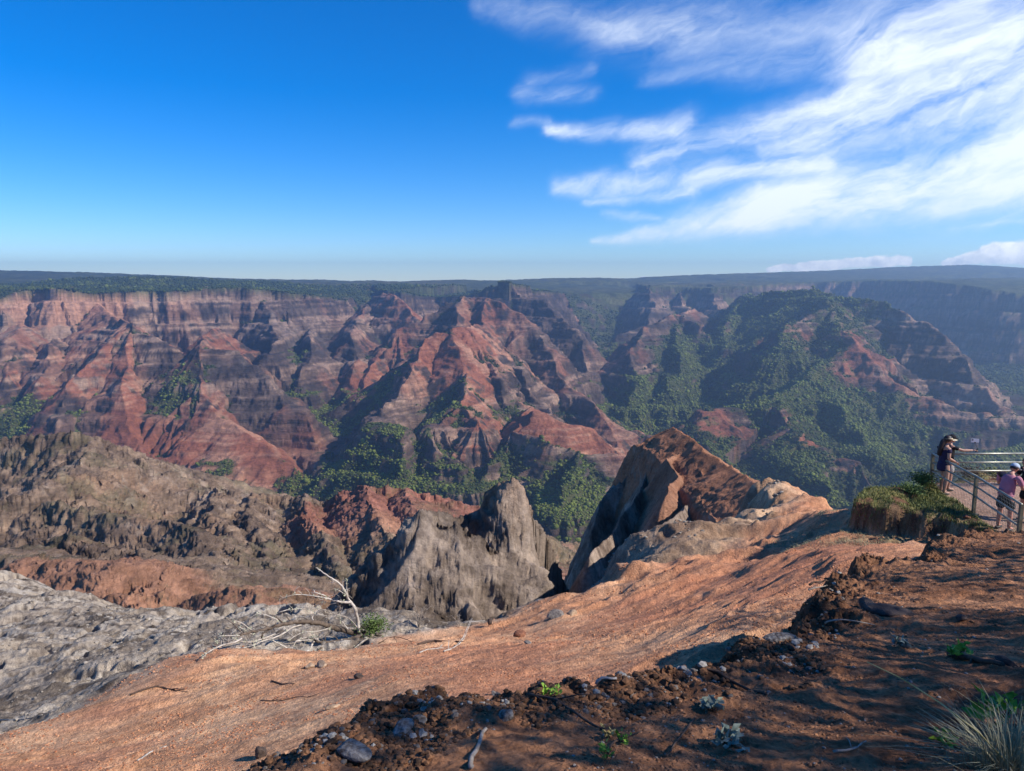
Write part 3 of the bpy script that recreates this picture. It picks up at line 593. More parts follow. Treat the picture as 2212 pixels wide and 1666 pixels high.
dirt = mx(dirt, B(.42, .19, .105), sstep(.48, .66, n2 * .55 + n5 * .45 + .03) * .8)
dirt = mx(dirt, B(.47, .31, .20), sstep(1.6, -.2, -NM['gs']) * sstep(.38, .6, n1 + (n2 - .5) * .5) * .75)
dx, dy, _ = K(1650, 1260, 15)
dirt = mx(dirt, B(.36, .135, .075), np.exp(-((XN - dx) ** 2 + (YN - dy) ** 2) / 30) * .55)
xk = XN * 1.0
tuff = mx(B(.20, .162, .125), B(.38, .32, .25), sstep(.33, .62, .55 * n1 + .35 * n2 + .25 * (n3 - .5) + .06))
tuff = mx(tuff, B(.44, .39, .32), sstep(.60, .72, fbm(XN / 1.6, YN / 1.6, 5, 7) + .3 * (n3 - .5)) * .8)
tuff = mx(tuff, B(.085, .065, .05), sstep(.56, .66, fbm(XN / .7, YN / .7, 5, 4, .6)) * .8)
kx, ky, _ = K(1720, 1090, 36)
knoll = np.exp(-((XN - kx) ** 2 + (YN - ky) ** 2) / 90.) 
strip = sstep(1, 6, XN)
tuff = mx(tuff, mx(B(.19, .125, .085), B(.35, .235, .15), sstep(.4, .62, n5 * .6 + n1 * .4)), strip * .9)
tuff = mx(tuff, mx(B(.40, .24, .14), B(.52, .35, .22), sstep(.4, .6, n1)), np.clip(knoll * 1.6, 0, 1))
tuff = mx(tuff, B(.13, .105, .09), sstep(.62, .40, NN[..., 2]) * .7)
cn = mx(dirt * 1.12, tuff, NM['grey'])
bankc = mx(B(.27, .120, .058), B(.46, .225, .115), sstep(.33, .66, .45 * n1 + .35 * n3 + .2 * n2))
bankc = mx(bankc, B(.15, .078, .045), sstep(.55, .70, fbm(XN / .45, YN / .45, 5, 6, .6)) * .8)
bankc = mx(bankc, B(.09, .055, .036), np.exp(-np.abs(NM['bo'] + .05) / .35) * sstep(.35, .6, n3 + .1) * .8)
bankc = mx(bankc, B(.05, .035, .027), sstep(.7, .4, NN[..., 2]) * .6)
cn = np.where(NM['onbank'][..., None], bankc, cn)
shc = mx(B(.10, .045, .03), B(.20, .09, .05), n1)
shc = mx(shc, mx(B(.085, .10, .03), B(.24, .21, .085), sstep(.35, .65, n1)), sstep(.72, .9, NN[..., 2]) * sstep(.40, .55, fbm(XN / .5, YN / .5, 4, 2) + .12))
shc = mx(shc, B(.42, .27, .20), NM['platf'] * (NM['out'] < -.2) * (YN < 22.4))
cn = np.where(NM['onshelf'][..., None] & (NM['out'] < .6)[..., None], shc, cn)
# trodden leaf litter and dry grass at the foot of the mound
lx, ly, _ = K(2010, 1158, 18.4)
lit = np.exp(-(((XN - lx) / 2.6) ** 2 + ((YN - ly) / 1.0) ** 2))
cn = mx(cn, mx(B(.10, .06, .04), B(.30, .22, .12), sstep(.4, .6, fbm(XN / .25, YN / .25, 4, 3))), np.clip(lit * 1.3, 0, 1) * (~NM['onbank']) * sstep(.35, .5, n1 + .05))
cn = cn * (1 + (n3 - .5)[..., None] * .5 + (n4 - .5)[..., None] * .25)
def ground_mat():
    m, nt, b = new_mat('lookout ground', .92, .15)
    at = N(nt, 'ShaderNodeAttribute', attribute_name='Col'); g = N(nt, 'ShaderNodeNewGeometry').outputs['Position']
    v = N(nt, 'ShaderNodeTexVoronoi', ins={'Scale': 32., 'Randomness': 1.}); nt.links.new(g, v.inputs['Vector'])
    f = noise(nt, 22, 6, .7, g)
    k = ramp(nt, f, [(.30, (.6, .58, .56)), (.5, (1, 1, 1)), (.70, (1.35, 1.3, 1.25))])
    c = mixc(nt, 1., at.outputs['Color'], k, 'MULTIPLY')
    k2 = ramp(nt, noise(nt, 3.1, 5, .6, g), [(.35, (.86, .84, .83)), (.65, (1.14, 1.13, 1.12))])
    c = mixc(nt, 1., c, k2, 'MULTIPLY')
    nt.links.new(c, b.inputs['Base Color'])
    b1_ = N(nt, 'ShaderNodeBump', ins={'Strength': 1., 'Distance': .075}); nt.links.new(noise(nt, 7., 9, .72, g), b1_.inputs['Height'])
    b2_ = N(nt, 'ShaderNodeBump', ins={'Strength': .8, 'Distance': .016}); b2_.invert = True
    nt.links.new(v.outputs['Distance'], b2_.inputs['Height']); nt.links.new(b1_.outputs[0], b2_.inputs['Normal'])
    nt.links.new(b2_.outputs[0], b.inputs['Normal']); return m
M_ground = ground_mat()
tag(mesh_obj('ground', np.stack([XN, YN, ZN], -1).reshape(-1, 3), grid_faces(*XN.shape), M_ground, cols=np.clip(cn, .01, .9).reshape(-1, 3)), kind='structure')
def gz(x, y):
    z, _ = near_height(np.array([[float(x)]]), np.array([[float(y)]])); return float(z[0, 0])
def hit(px, py, lo=1.5, hi=60.):
    """where the sight line of a landmark meets the lookout ground"""
    ds = np.exp(np.linspace(math.log(lo), math.log(hi), 500)); P_ = np.array([K(px, py, d) for d in ds])
    z, _ = near_height(P_[:, 0][None], P_[:, 1][None]); b = P_[:, 2] <= z[0]
    i = int(np.argmax(b)) if b.any() else -1
    return Vector((P_[i, 0], P_[i, 1], z[0, i]))
# ================================================================== helpers for the small things
class MB:
    def __init__(s): s.v = []; s.f = []
    def tube(s, pts, r0, r1=None, n=6, rough=0.):
        r1 = r0 if r1 is None else r1; pts = [Vector(p) for p in pts]; b = len(s.v); k = len(pts)
        up = Vector((.13, .21, .97))
        for i, p in enumerate(pts):
            t = (pts[min(i + 1, k - 1)] - pts[max(i - 1, 0)]).normalized()
            a = t.cross(up); a = a.normalized() if a.length > 1e-3 else Vector((1, 0, 0)); c = t.cross(a)
            r = r0 + (r1 - r0) * i / max(1, k - 1)
            for j in range(n):
                q = 2 * math.pi * j / n; rr = r * (1 + rough * random.uniform(-1, 1)); s.v.append(p + a * (rr * math.cos(q)) + c * (rr * math.sin(q)))
        for i in range(k - 1):
            for j in range(n):
                o = b + i * n; s.f.append((o + j, o + (j + 1) % n, o + n + (j + 1) % n, o + n + j))
        s.f.append(tuple(b + j for j in range(n))[::-1]); s.f.append(tuple(b + (k - 1) * n + j for j in range(n)))
        return s
    def box(s, c, h, M=None):
        b = len(s.v)
        for z in (-1, 1):
            for y in (-1, 1):
                for x in (-1, 1):
                    p = Vector((x * h[0], y * h[1], z * h[2]))
                    if M is not None: p = M @ p
                    s.v.append(Vector(c) + p)
        s.f += [tuple(b + i for i in q) for q in ((0, 2, 3, 1), (4, 5, 7, 6), (0, 1, 5, 4), (2, 6, 7, 3), (0, 4, 6, 2), (1, 3, 7, 5))]
        return s
    def build(s, name, mat, parent=None, smooth=True):
        return mesh_obj(name, s.v, s.f, mat, parent, smooth)
def smoothpath(pts, k=4, wob=0.):
    pts = [Vector(p) for p in pts]; out = []
    for i in range(len(pts) - 1):
        p0 = pts[max(i - 1, 0)]; p1 = pts[i]; p2 = pts[i + 1]; p3 = pts[min(i + 2, len(pts) - 1)]
        for j in range(k):
            t = j / k; q = .5 * ((2 * p1) + (p2 - p0) * t + (2 * p0 - 5 * p1 + 4 * p2 - p3) * t * t + (3 * p1 - p0 - 3 * p2 + p3) * t ** 3)
            if wob: q = q + Vector([random.uniform(-wob, wob) for _ in range(3)])
            out.append(q)
    return out + [pts[-1]]
def leaf_cards(cent, size, aspect=.55, up=.4):
    """small folded leaves, two triangles each"""
    n = len(cent); d = rng.normal(size=(n, 3)); d[:, 2] = np.abs(d[:, 2]) * up + .1; d /= np.linalg.norm(d, axis=1, keepdims=True)
    e = np.cross(d, rng.normal(size=(n, 3))); e /= np.linalg.norm(e, axis=1, keepdims=True); nn = np.cross(d, e)
    L = (size * (.6 + .8 * rng.random(n)))[:, None]; w = L * aspect * .5
    V = np.stack([cent, cent + d * L * .5 + e * w + nn * w * .3, cent + d * L, cent + d * L * .5 - e * w + nn * w * .3], 1)
    Fc = np.array([[0, 1, 2], [0, 2, 3]])[None] + (np.arange(n) * 4)[:, None, None]
    return V.reshape(-1, 3), Fc.reshape(-1, 3)
def leaf_mat(name, c1, c2, scale=9):
    m, nt, b = new_mat(name, .65, .3); g = N(nt, 'ShaderNodeNewGeometry').outputs['Position']
    nt.links.new(ramp(nt, noise(nt, scale, 3, .6, g), [(.35, c1), (.62, c2)]), b.inputs['Base Color'])
    b.inputs['Transmission Weight'].default_value = 0
    return m
def blades(base, hgt, wid, lean):
    """grass blades: two-segment strips"""
    n = len(base); a = rng.random(n) * 6.283; d = np.stack([np.cos(a), np.sin(a), np.zeros(n)], 1); s = np.stack([-np.sin(a), np.cos(a), np.zeros(n)], 1)
    h = hgt * (.5 + rng.random(n)); le = (lean * rng.random(n) * h)[:, None]; w = (wid * (.6 + .8 * rng.random(n)))[:, None]; u = np.array([0, 0, 1.])
    p1 = base + d * le * .35 + u * (h * .55)[:, None]; p2 = base + d * le + u * (h * (1 - .25 * lean))[:, None]
    V = np.stack([base - s * w, base + s * w, p1 + s * w * .7, p1 - s * w * .7, p2], 1)
    Fc = np.array([[0, 1, 2], [0, 2, 3], [3, 2, 4]])[None] + (np.arange(n) * 5)[:, None, None]
    return V.reshape(-1, 3), Fc.reshape(-1, 3)

M_dead = simple_mat('dead wood', (.44, .38, .32), (.20, .165, .135), 14, .85, .2, .004, bscale=60)
M_bark = simple_mat('dark bark', (.16, .12, .09), (.07, .052, .04), 10, .9, .2, .006, bscale=40)
M_pale = simple_mat('bleached wood', (.60, .54, .47), (.36, .31, .26), 12, .85, .2, .003, bscale=70)
M_twig = simple_mat('brown twig', (.13, .08, .055), (.06, .04, .03), 25, .9, .2)
M_lich = leaf_mat('pale lichen', (.30, .31, .20), (.48, .47, .34), 30)
M_rockg = simple_mat('grey stone', (.27, .235, .205), (.12, .10, .085), 18, .9, .2, .01, bscale=30)
M_rockr = simple_mat('red brown stone', (.30, .13, .07), (.12, .05, .035), 18, .9, .2, .01, bscale=30)
M_rockt = simple_mat('tan stone', (.46, .33, .22), (.25, .16, .10), 18, .9, .2, .01, bscale=30)
M_rockd = simple_mat('dark lava stone', (.12, .085, .068), (.045, .035, .032), 14, .92, .2, .012, bscale=26)
M_lichrock = simple_mat('lichen crusted stone', (.30, .275, .245), (.075, .055, .045), 45, .95, .1, .012, bscale=40)
M_green = leaf_mat('bush leaves', (.045, .085, .018), (.14, .20, .05), 14)
M_lime = leaf_mat('lime leaves', (.16, .30, .03), (.28, .42, .05), 30)
M_sage = leaf_mat('sage leaves', (.16, .20, .15), (.30, .34, .26), 30)
M_dry = leaf_mat('dry grass blades', (.17, .16, .085), (.38, .34, .20), 6)
M_grass = leaf_mat('lip grass', (.075, .10, .022), (.25, .25, .075), 1.3)
M_gold = leaf_mat('golden stalk', (.42, .30, .09), (.55, .42, .16), 10)

# ------------------------------------------------------------------ the fallen dead tree at the edge
def T(x, y, D):
    D = D - (17.2 - D) * .9
    return Vector(K(432 + .1953 * x, 1209.6 + .1953 * y, D))
root = T(1960, 850, 17.4)
ft = empty('fallen_tree', root, 'bleached bare fallen tree with tangled forked limbs lying at the edge of the grey rock', 'dead tree')
def limb(pts, r0, r1, mat, name='branch', twigs=0, tl=.35, sub=4):
    P_ = smoothpath([T(*p) for p in pts], sub, r0 * .25); mb = MB(); r0 *= 1.35; r1 *= 1.35; mb.tube([p - root for p in P_], r0, r1, 7, .14)
    for _ in range(int(twigs * 1.8)):
        i = random.randrange(len(P_) // 4, len(P_)); p = P_[i]; d = Vector((random.uniform(-1, .5), random.uniform(-.5, .5), random.uniform(-.35, .9))).normalized()
        L = tl * random.uniform(.5, 1.3); q1 = p + d * L * .5 + Vector((0, 0, random.uniform(-.05, .08))); q2 = p + d * L + Vector((random.uniform(-.1, .1), random.uniform(-.1, .1), random.uniform(-.08, .06)))
        mb.tube([x - root for x in smoothpath([p, q1, q2], 3)], max(.005, r1 * .8), .003, 4)
        if random.random() < .5: mb.tube([q1 - root, q1 - root + Vector((random.uniform(-.15, .1), random.uniform(-.1, .1), random.uniform(-.03, .16)))], .004, .002, 4)
    return mb.build(name, mat, ft), P_
TR = []
TR.append(limb([(2010,860,17.3),(1850,830,17.4),(1650,790,17.3),(1480,745,17.2),(1300,700,17.0),(1180,685,16.9),(1050,690,16.8),(900,715,16.6),(740,765,16.4),(580,795,16.2),(440,835,16.0)], .062, .018, M_bark, 'trunk', 6, .5))
TR.append(limb([(1765,800,17.3),(1745,690,17.3),(1720,560,17.2),(1680,480,17.2),(1640,430,17.2),(1600,340,17.1),(1540,260,17.1),(1450,200,17.0),(1360,140,17.0),(1280,85,17.0)], .036, .007, M_pale, 'branch', 6, .25))
TR.append(limb([(1670,470,17.2),(1560,465,17.15),(1410,430,17.1),(1380,395,17.1),(1270,362,17.0)], .024, .008, M_pale, 'branch', 4, .2))
TR.append(limb([(1410,430,17.1),(1300,405,17.0),(1130,385,17.0),(1020,390,16.9),(900,435,16.9)], .012, .004, M_pale, 'branch', 5, .22))
TR.append(limb([(1640,430,17.2),(1625,340,17.2),(1620,220,17.2)], .013, .005, M_pale, 'branch', 1, .15))
TR.append(limb([(1600,380,17.1),(1540,340,17.0),(1480,315,17.0)], .008, .003, M_pale))
TR.append(limb([(1160,705,16.9),(1030,745,16.8),(930,810,16.7),(820,860,16.6),(690,900,16.4),(540,960,16.2),(420,980,16.1)], .020, .006, M_pale, 'branch', 5, .3))
TR.append(limb([(740,765,16.4),(640,790,16.3),(560,770,16.2),(470,705,16.1),(370,665,16.0)], .012, .005, M_pale, 'branch', 2, .2))
TR.append(limb([(830,820,16.6),(700,870,16.4),(560,910,16.2),(440,900,16.0),(380,870,15.9)], .012, .004, M_pale, 'branch', 3, .25))
TR.append(limb([(460,870,15.9),(380,910,15.8),(230,950,15.7),(110,1010,15.5),(10,1095,15.4)], .016, .005, M_pale, 'branch', 4, .25))
TR.append(limb([(440,840,16.0),(230,840,15.8),(190,880,15.8)], .009, .003, M_pale, 'branch', 2, .2))
TR.append(limb([(590,900,16.1),(520,900,16.0),(470,900,15.9),(180,910,15.7)], .008, .003, M_dead, 'branch', 3, .2))
TR.append(limb([(1300,700,17.0),(1240,640,17.0),(1330,520,17.1),(1360,470,17.1)], .011, .004, M_pale, 'branch', 2, .2))
TR.append(limb([(1740,750,17.2),(1650,650,17.2),(1500,600,17.1),(1320,540,17.1),(1200,560,17.0),(1100,530,17.0)], .011, .003, M_dead, 'branch', 4, .2))
TR.append(limb([(820,650,16.7),(850,600,16.7),(920,565,16.7),(1000,550,16.8),(1130,535,16.9)], .010, .004, M_pale, 'branch', 3, .2))
TR.append(limb([(930,700,16.7),(850,660,16.6),(700,600,16.5),(640,608,16.5)], .013, .004, M_pale, 'branch', 2, .2))
TR.append(limb([(690,880,16.4),(690,820,16.4),(720,770,16.5)], .022, .012, M_bark))
TR.append(limb([(1640,770,17.2),(1570,680,17.2),(1550,620,17.2),(1580,520,17.2)], .010, .003, M_pale, 'branch', 2, .15))
TR.append(limb([(1800,840,17.2),(1640,880,17.1),(1500,900,17.0),(1350,910,16.9),(1260,895,16.8)], .040, .016, M_bark, 'branch', 4, .3))
TR.append(limb([(1260,895,16.8),(1240,930,16.8),(1220,985,16.7),(1150,1025,16.6),(1000,990,16.5),(900,940,16.4),(800,890,16.3)], .026, .008, M_pale, 'branch', 3, .25))
TR.append(limb([(1560,920,16.9),(1400,950,16.8),(1330,985,16.7),(1280,1030,16.6)], .030, .014, M_bark))
TR.append(limb([(1440,755,17.1),(1300,790,17.0),(1150,800,16.9),(1040,850,16.8),(990,890,16.7)], .012, .004, M_pale, 'branch', 3, .25))
TR.append(limb([(1320,900,16.8),(1270,870,16.8),(1170,860,16.8),(1060,900,16.6),(1020,970,16.5),(900,1030,16.3)], .018, .006, M_dead, 'branch', 3, .25))
TR.append(limb([(1060,900,16.6),(1130,890,16.7),(1250,885,16.8)], .012, .008, M_pale))
TR.append(limb([(1850,870,17.0),(1780,920,16.9),(1700,985,16.7)], .018, .010, M_dead))
TR.append(limb([(1240,810,16.9),(1310,880,16.9)], .008, .006, M_pale))
TR.append(limb([(590,830,16.2),(500,780,16.1),(430,740,16.0)], .007, .003, M_pale, 'branch', 1, .15))
lp = []
for _, P_ in TR[1:]:
    for _ in range(5):
        c = P_[random.randrange(len(P_))]
        for _ in range(7): lp.append(tuple(c - root + Vector([random.gauss(0, .022) for _ in range(3)])))
v_, f_ = leaf_cards(np.array(lp), .035, .8, .2); mesh_obj('lichen', v_, f_, M_lich, ft, smooth=False)

# ------------------------------------------------------------------ bushes
def bush(name, base, r, h, n, mat, label, cat, group=None, leaf=.05, twigm=None):
    o = empty(name, base, label, cat, group); mb = MB(); c = []
    for _ in range(max(6, n // 40)):
        a = random.uniform(0, 6.28); q = random.uniform(.2, 1); tip = Vector((math.cos(a) * r * q, math.sin(a) * r * q, h * random.uniform(.55, 1) * (1 - .5 * q * q)))
        mid = tip * .5 + Vector((random.uniform(-.1, .1) * r, random.uniform(-.1, .1) * r, h * .12)); P_ = smoothpath([(0, 0, -.03), mid, tip], 3)
        mb.tube(P_, .006 * (h / .4) ** .5 + .002, .002, 4); c.append((P_, tip))
    mb.build('stem', twigm or M_twig, o)
    pts = []
    for _ in range(n):
        P_, tip = random.choice(c); p = P_[random.randrange(len(P_) // 3, len(P_))]; pts.append(tuple(p + Vector([random.gauss(0, .10 * r + .02) for _ in range(3)])))
    pts = np.array(pts); pts[:, 2] = np.maximum(pts[:, 2], .0)
    v_, f_ = leaf_cards(pts, leaf, .5); mesh_obj('foliage', v_, f_, mat, o, smooth=False); return o
p = hit(806, 1368); bush('bush', (p.x, p.y, p.z), .48, .42, 1500, M_green, 'small bright green bush at the root end of the fallen tree', 'bush', leaf=.055)
# ------------------------------------------------------------------ grassy lip by the fence
def scatter(xr, yr, n, cond):
    x = rng.uniform(*xr, n); y = rng.uniform(*yr, n); z, m = near_height(x[None], y[None]); z = z[0]; m = {k: v[0] for k, v in m.items()}
    k = cond(x, y, z, m) ; return np.stack([x, y, z], 1)[k]
nxz = lambda x, y: fbm(x / .5, y / .5, 4, 2)
gp = scatter((7.5, 13.2), (16.3, 24.5), 42000, lambda x, y, z, m: m['onshelf'] & (m['platf'] < .3) & (m['out'] < .30) & (nxz(x, y) > .34))
v_, f_ = blades(gp - [0, 0, .02], .11, .008, 1.0); tag(mesh_obj('grass', v_, f_, M_grass, smooth=False), 'short green and yellow grass covering the lip beside the fence', 'grass', kind='stuff')
dp = scatter((7.0, 16), (15.2, 24), 26000, lambda x, y, z, m: (((m['out'] > .0) & (m['out'] < 2.4) & (fbm(x / .45, y / .45, 4, 3) > .50)) | ((m['platf'] > .5) & (y > 22.6))) & (~m['onbank']) & (y < 25))
v_, f_ = blades(dp - [0, 0, .02], .10, .006, 1.3); tag(mesh_obj('dry_grass', v_, f_, M_dry, smooth=False), 'dry straw coloured grass and litter at the foot of the grassy lip', 'grass', kind='stuff')
fc = FENCE[0]
def shrub_at(px, py, D, *a, **k):
    x, y, _ = K(px, py, D); return bush('shrub', (x, y, gz(x, y) - .02), *a, **k)
shrub_at(1992, 1050, 21.4, .42, .40, 1500, M_green, 'dark green leafy shrub growing around the corner post of the fence', 'shrub', leaf=.06)
shrub_at(1968, 1075, 20.6, .5, .26, 1300, M_green, 'low spreading green shrub on the lip just left of the fence corner', 'shrub', leaf=.055)
shrub_at(2150, 1045, 23.4, .55, .34, 1000, M_grass, 'yellow green scrub behind the paved platform between the people', 'shrub', leaf=.07)
shrub_at(2085, 1050, 23.2, .5, .26, 700, M_twig, 'low brown dry scrub behind the paved platform near the corner', 'shrub', leaf=.06)

# ------------------------------------------------------------------ stones
def rock_mesh(name, r, sq=(1, 1, .7), seed=0, mat=None, parent=None, loc=None):
    import bmesh
    bm = bmesh.new(); bmesh.ops.create_icosphere(bm, subdivisions=3, radius=1.)
    rs = np.random.default_rng(seed); nrm = rs.normal(size=(9, 3)); nrm /= np.linalg.norm(nrm, axis=1, keepdims=True); off = rs.uniform(.55, .95, 9)
    P_ = np.array([v.co[:] for v in bm.verts]); k = P_ @ nrm.T; s = np.ones(len(P_))
    for i in range(9): s = np.where(k[:, i] * s > off[i], off[i] / np.maximum(k[:, i], 1e-3), s)
    P_ = P_ * s[:, None]; P_ += .10 * (fbm(P_[:, :1] * 2.2 + seed, P_[:, 1:2] * 2.2 + P_[:, 2:3] * 3, 4, seed % 7) - .5)
    P_ *= np.array(sq) * r
    f = np.array([[v.index for v in q.verts] for q in bm.faces]); bm.free()
    o = mesh_obj(name, P_, f, mat, parent, smooth=False)
    if loc is not None: o.location = loc
    return o
def rock(px, py, r, mat, label, seed, sq=(1, .8, .6), group=None, sink=.25):
    p = hit(px, py); o = rock_mesh('rock', r, sq, seed, mat); o.location = (p.x, p.y + r * .5, gz(p.x, p.y + r * .5) + r * sq[2] * (1 - 2 * sink)); o.rotation_euler = (0, 0, seed * 1.3)
    return tag(o, label, 'rock', group)
rock(1122, 1376, .17, M_rockr, 'chunky red brown stone casting a shadow on the open red dirt', 3)
rock(1140, 1392, .09, M_rockg, 'small flat grey stone just below the chunky red one', 4, (1, .7, .35))
rock(1200, 1336, .22, M_rockg, 'rounded grey boulder half sunk in the red dirt near the edge', 5, (1.1, .9, .7), sink=.35)
rock(1236, 1331, .15, M_rockt, 'smaller tan stone right of the rounded grey boulder', 6, (1.1, .9, .6), sink=.35)
rock(774, 1468, .07, M_rockd, 'small black stone alone on the orange dirt', 7, (1.3, .8, .8))
rock(668, 1444, .10, M_rockt, 'left block of a pair of pale tan stones on the grey orange dirt', 8, (1, .8, .6))
rock(694, 1442, .11, M_rockt, 'right block of a pair of pale tan stones on the grey orange dirt', 9, (1.2, .8, .6))
rock(718, 1534, .07, M_rockt, 'pale cream chip of stone on the dirt above the dark rubble bank', 10, (1.6, .8, .4))
rock(560, 1640, .09, M_rockd, 'dark pointed rock sticking out of the lower left end of the bank', 11, (1, .8, 1.15), sink=.2)
rock(905, 1566, .028, M_lichrock, 'blue grey lichen crusted stone in the middle of the rubble bank', 12, (1.2, .9, .7))
rock(865, 1588, .045, M_lichrock, 'broad whitish lichen crusted slab low in the rubble bank', 13, (1.6, .9, .4))
rock(760, 1640, .05, M_lichrock, 'pale blue lichen covered rock at the bottom edge near the left of the bank', 14, (1.6, .9, .5))
rock(1092, 1555, .045, M_lichrock, 'round pale grey lichen stone right of the rubble crest', 15)
rock(1066, 1504, .045, M_rockg, 'light grey stone with a stick leaning on it at the bank rim', 16, (1.5, .8, .6))
rock(1690, 1392, .07, M_lichrock, 'dark blue grey lichen crusted lump on the bank rim', 17, (1.7, .9, .5))
rock(1885, 1318, .10, M_rockd, 'black lichen spotted lump behind the tall broken bank edge', 18, (1.8, .9, .4))
rock(1930, 1330, .12, M_rockd, 'low charcoal coloured stone right of the black spotted lump', 19, (1.6, .9, .4))
rock(2080, 1345, .05, M_rockd, 'small dark stone alone on the shaded brown ground far right', 20)
rock(2180, 1440, .05, M_rockd, 'dark stone at the right edge above the green sprouting twig', 21, (1.3, .8, .6))
rock(1160, 1288, .14, M_rockg, 'grey block on the lip where the red dirt drops to the chasm', 22, (1, .8, .8))
rock(1058, 1352, .1, M_rockd, 'dark pointed stone beside the dry twigs at the dirt edge', 23, (.8, .7, 1.1))
rock(2090, 1128, .1, M_rockr, 'red stone lying in the dark bank under the grass lip', 24)
x, y, _ = K(1985, 1040, 22.6); rb = rock_mesh('rock', .55, (1.3, .7, .55), 31, M_rockr); rb.location = (x, y, gz(x, y) + .15); tag(rb, 'squat red brown boulder left of the fence corner post', 'rock')

# ------------------------------------------------------------------ sticks
def stick(pts, r0, r1, mat, label, lift=.01, forks=0, group=None):
    P_ = [hit(px, py) + Vector((0, 0, lift + (q[0] if q else 0))) for px, py, *q in pts]; dm_ = min(p.y for p in P_); P_ = [p for p in P_ if p.y < dm_ * 1.35]; P_ = P_ if len(P_) > 1 else [P_[0], P_[0] + Vector((.22, .10, .0))];
    o0 = P_[0].copy(); mb = MB(); S = smoothpath([p - o0 for p in P_], 3, r0 * .5)
    mb.tube(S, r0, r1, 6, .15)
    for _ in range(forks):
        p = S[random.randrange(1, len(S))]; d = (P_[-1] - P_[0]).normalized(); d = Vector((d.x + random.uniform(-.7, .7), d.y + random.uniform(-.7, .7), random.uniform(0, .5))); L = (P_[-1] - P_[0]).length * random.uniform(.12, .3)
        mb.tube([p, p + d * L * .5, p + d * L + Vector((0, 0, -.02))], r0 * .5, r0 * .2, 4)
    o = mb.build('stick', mat); o.location = o0; return tag(o, label, 'stick', group)
stick([(281,1506),(320,1496),(345,1488),(370,1492),(405,1497)], .022, .008, M_twig, 'dark crooked stick on the seam between grey rock and orange dirt', forks=3)
stick([(298,1648),(325,1628),(360,1614)], .014, .007, M_pale, 'thin pale stick on the orange dirt near the bottom left')
stick([(563,1518),(600,1516),(640,1508),(665,1508),(690,1502)], .010, .005, M_twig, 'slender dark forked twig on the orange dirt above the rubble', forks=4)
stick([(588,1474),(610,1480),(636,1482)], .018, .010, M_twig, 'short dark twig left of the pair of pale stones')
stick([(672,1441),(652,1446)], .018, .012, M_twig, 'stub of dark wood against the pair of pale stones')
stick([(1014,1664),(1026,1630),(1050,1586)], .010, .006, M_dead, 'thick pale weathered stick lying steeply on the brown bank')
stick([(1288,1482),(1300,1478,.02),(1332,1472)], .008, .005, M_pale, 'bleached curved stick on the rim of the brown bank')
stick([(1503,1446),(1550,1470),(1600,1486),(1655,1508)], .010, .006, M_twig, 'long straight dark stick on the brown bank below the rim')
stick([(1140,1504),(1200,1518),(1260,1560),(1306,1584)], .007, .004, M_twig, 'long thin dark twig trailing down the brown bank', forks=4)
stick([(1500,1560),(1470,1600),(1440,1640)], .005, .003, M_twig, 'fine reddish root trailing down the brown bank')
stick([(1310,1630),(1330,1610),(1380,1590)], .005, .003, M_twig, 'fine twig curving beside the green sprouts at the bottom')
stick([(1800,1640),(1840,1628),(1870,1608)], .005, .003, M_dead, 'thin pale stem bent over on the ground at the bottom right', forks=1)
stick([(2050,1418),(2100,1428),(2165,1442)], .020, .014, M_twig, 'stubby dark branch with a green sprout on the far right ground', forks=2)
stick([(1780,1362),(1820,1358,.03),(1890,1353)], .008, .004, M_dead, 'thin pale root across the ground behind the bank rim')
stick([(1692,1308),(1720,1302,.12),(1745,1298,.16)], .012, .006, M_twig, 'dark bare twig reaching left from the tall bank edge', forks=3)
stick([(1744,1300,.10),(1736,1285,.30),(1727,1266,.62)], .009, .004, M_dead, 'pale bare twig rising from the tall bank edge', forks=2)
stick([(818,1392),(850,1378),(890,1388)], .014, .006, M_twig, 'small dark twig on the dirt right of the fallen tree', forks=2)
stick([(905,1396),(940,1386),(985,1392)], .03, .012, M_twig, 'thick dark splintered branch below the dry shrub', forks=4)
stick([(960,1412),(985,1398),(1002,1386)], .018, .008, M_pale, 'pale forked stick lying over the splintered branch', forks=4)
stick([(905,1418),(925,1406),(958,1402)], .016, .006, M_pale, 'bent pale stick below the splintered branch', forks=2)
stick([(1000,1350),(1030,1345),(1048,1342)], .014, .006, M_pale, 'short bleached stick at the dirt edge right of the dry shrub')
stick([(0,1562),(50,1556),(92,1548)], .020, .010, M_dead, 'pale stick among brown litter at the far left edge', forks=2)
# standing dry twigs at the edge
def drytwigs(px, py, h, n, label):
    p = hit(px, py); o = empty('dry_shrub', p, label, 'dead shrub'); mb = MB()
    for _ in range(n):
        a = random.uniform(0, 6.28); L = h * random.uniform(.5, 1); k = random.uniform(.2, .6)
        S = smoothpath([(0, 0, -.03), (math.cos(a) * L * k * .4, math.sin(a) * L * k * .3, L * .5), (math.cos(a) * L * k, math.sin(a) * L * k * .6, L * .95), (math.cos(a) * L * k * 1.5, math.sin(a) * L * k, L * .85)], 3, .01 if h > .2 else h * .09)
        mb.tube(S, .010 * min(1, h * 2), .003 * min(1, h * 3), 5)
        for _ in range(4):
            q = S[random.randrange(2, len(S))]; e = min(1., h * 1.7); mb.tube([q, q + Vector((random.uniform(-.15, .15), random.uniform(-.1, .1), random.uniform(-.02, .15))) * e], .004 * e + .0006, .002 * e, 4)
    mb.build('stem', M_dead if h > .3 else M_twig, o)
drytwigs(905, 1358, .62, 12, 'curling dry bare shrub at the rim in front of the grey rock fin')
drytwigs(992, 1356, .42, 4, 'sparse pale upright twigs right of the curling dry shrub')
drytwigs(1310, 1655, .055, 5, 'dark wiry twigs sprouting at the bottom edge of the brown bank')
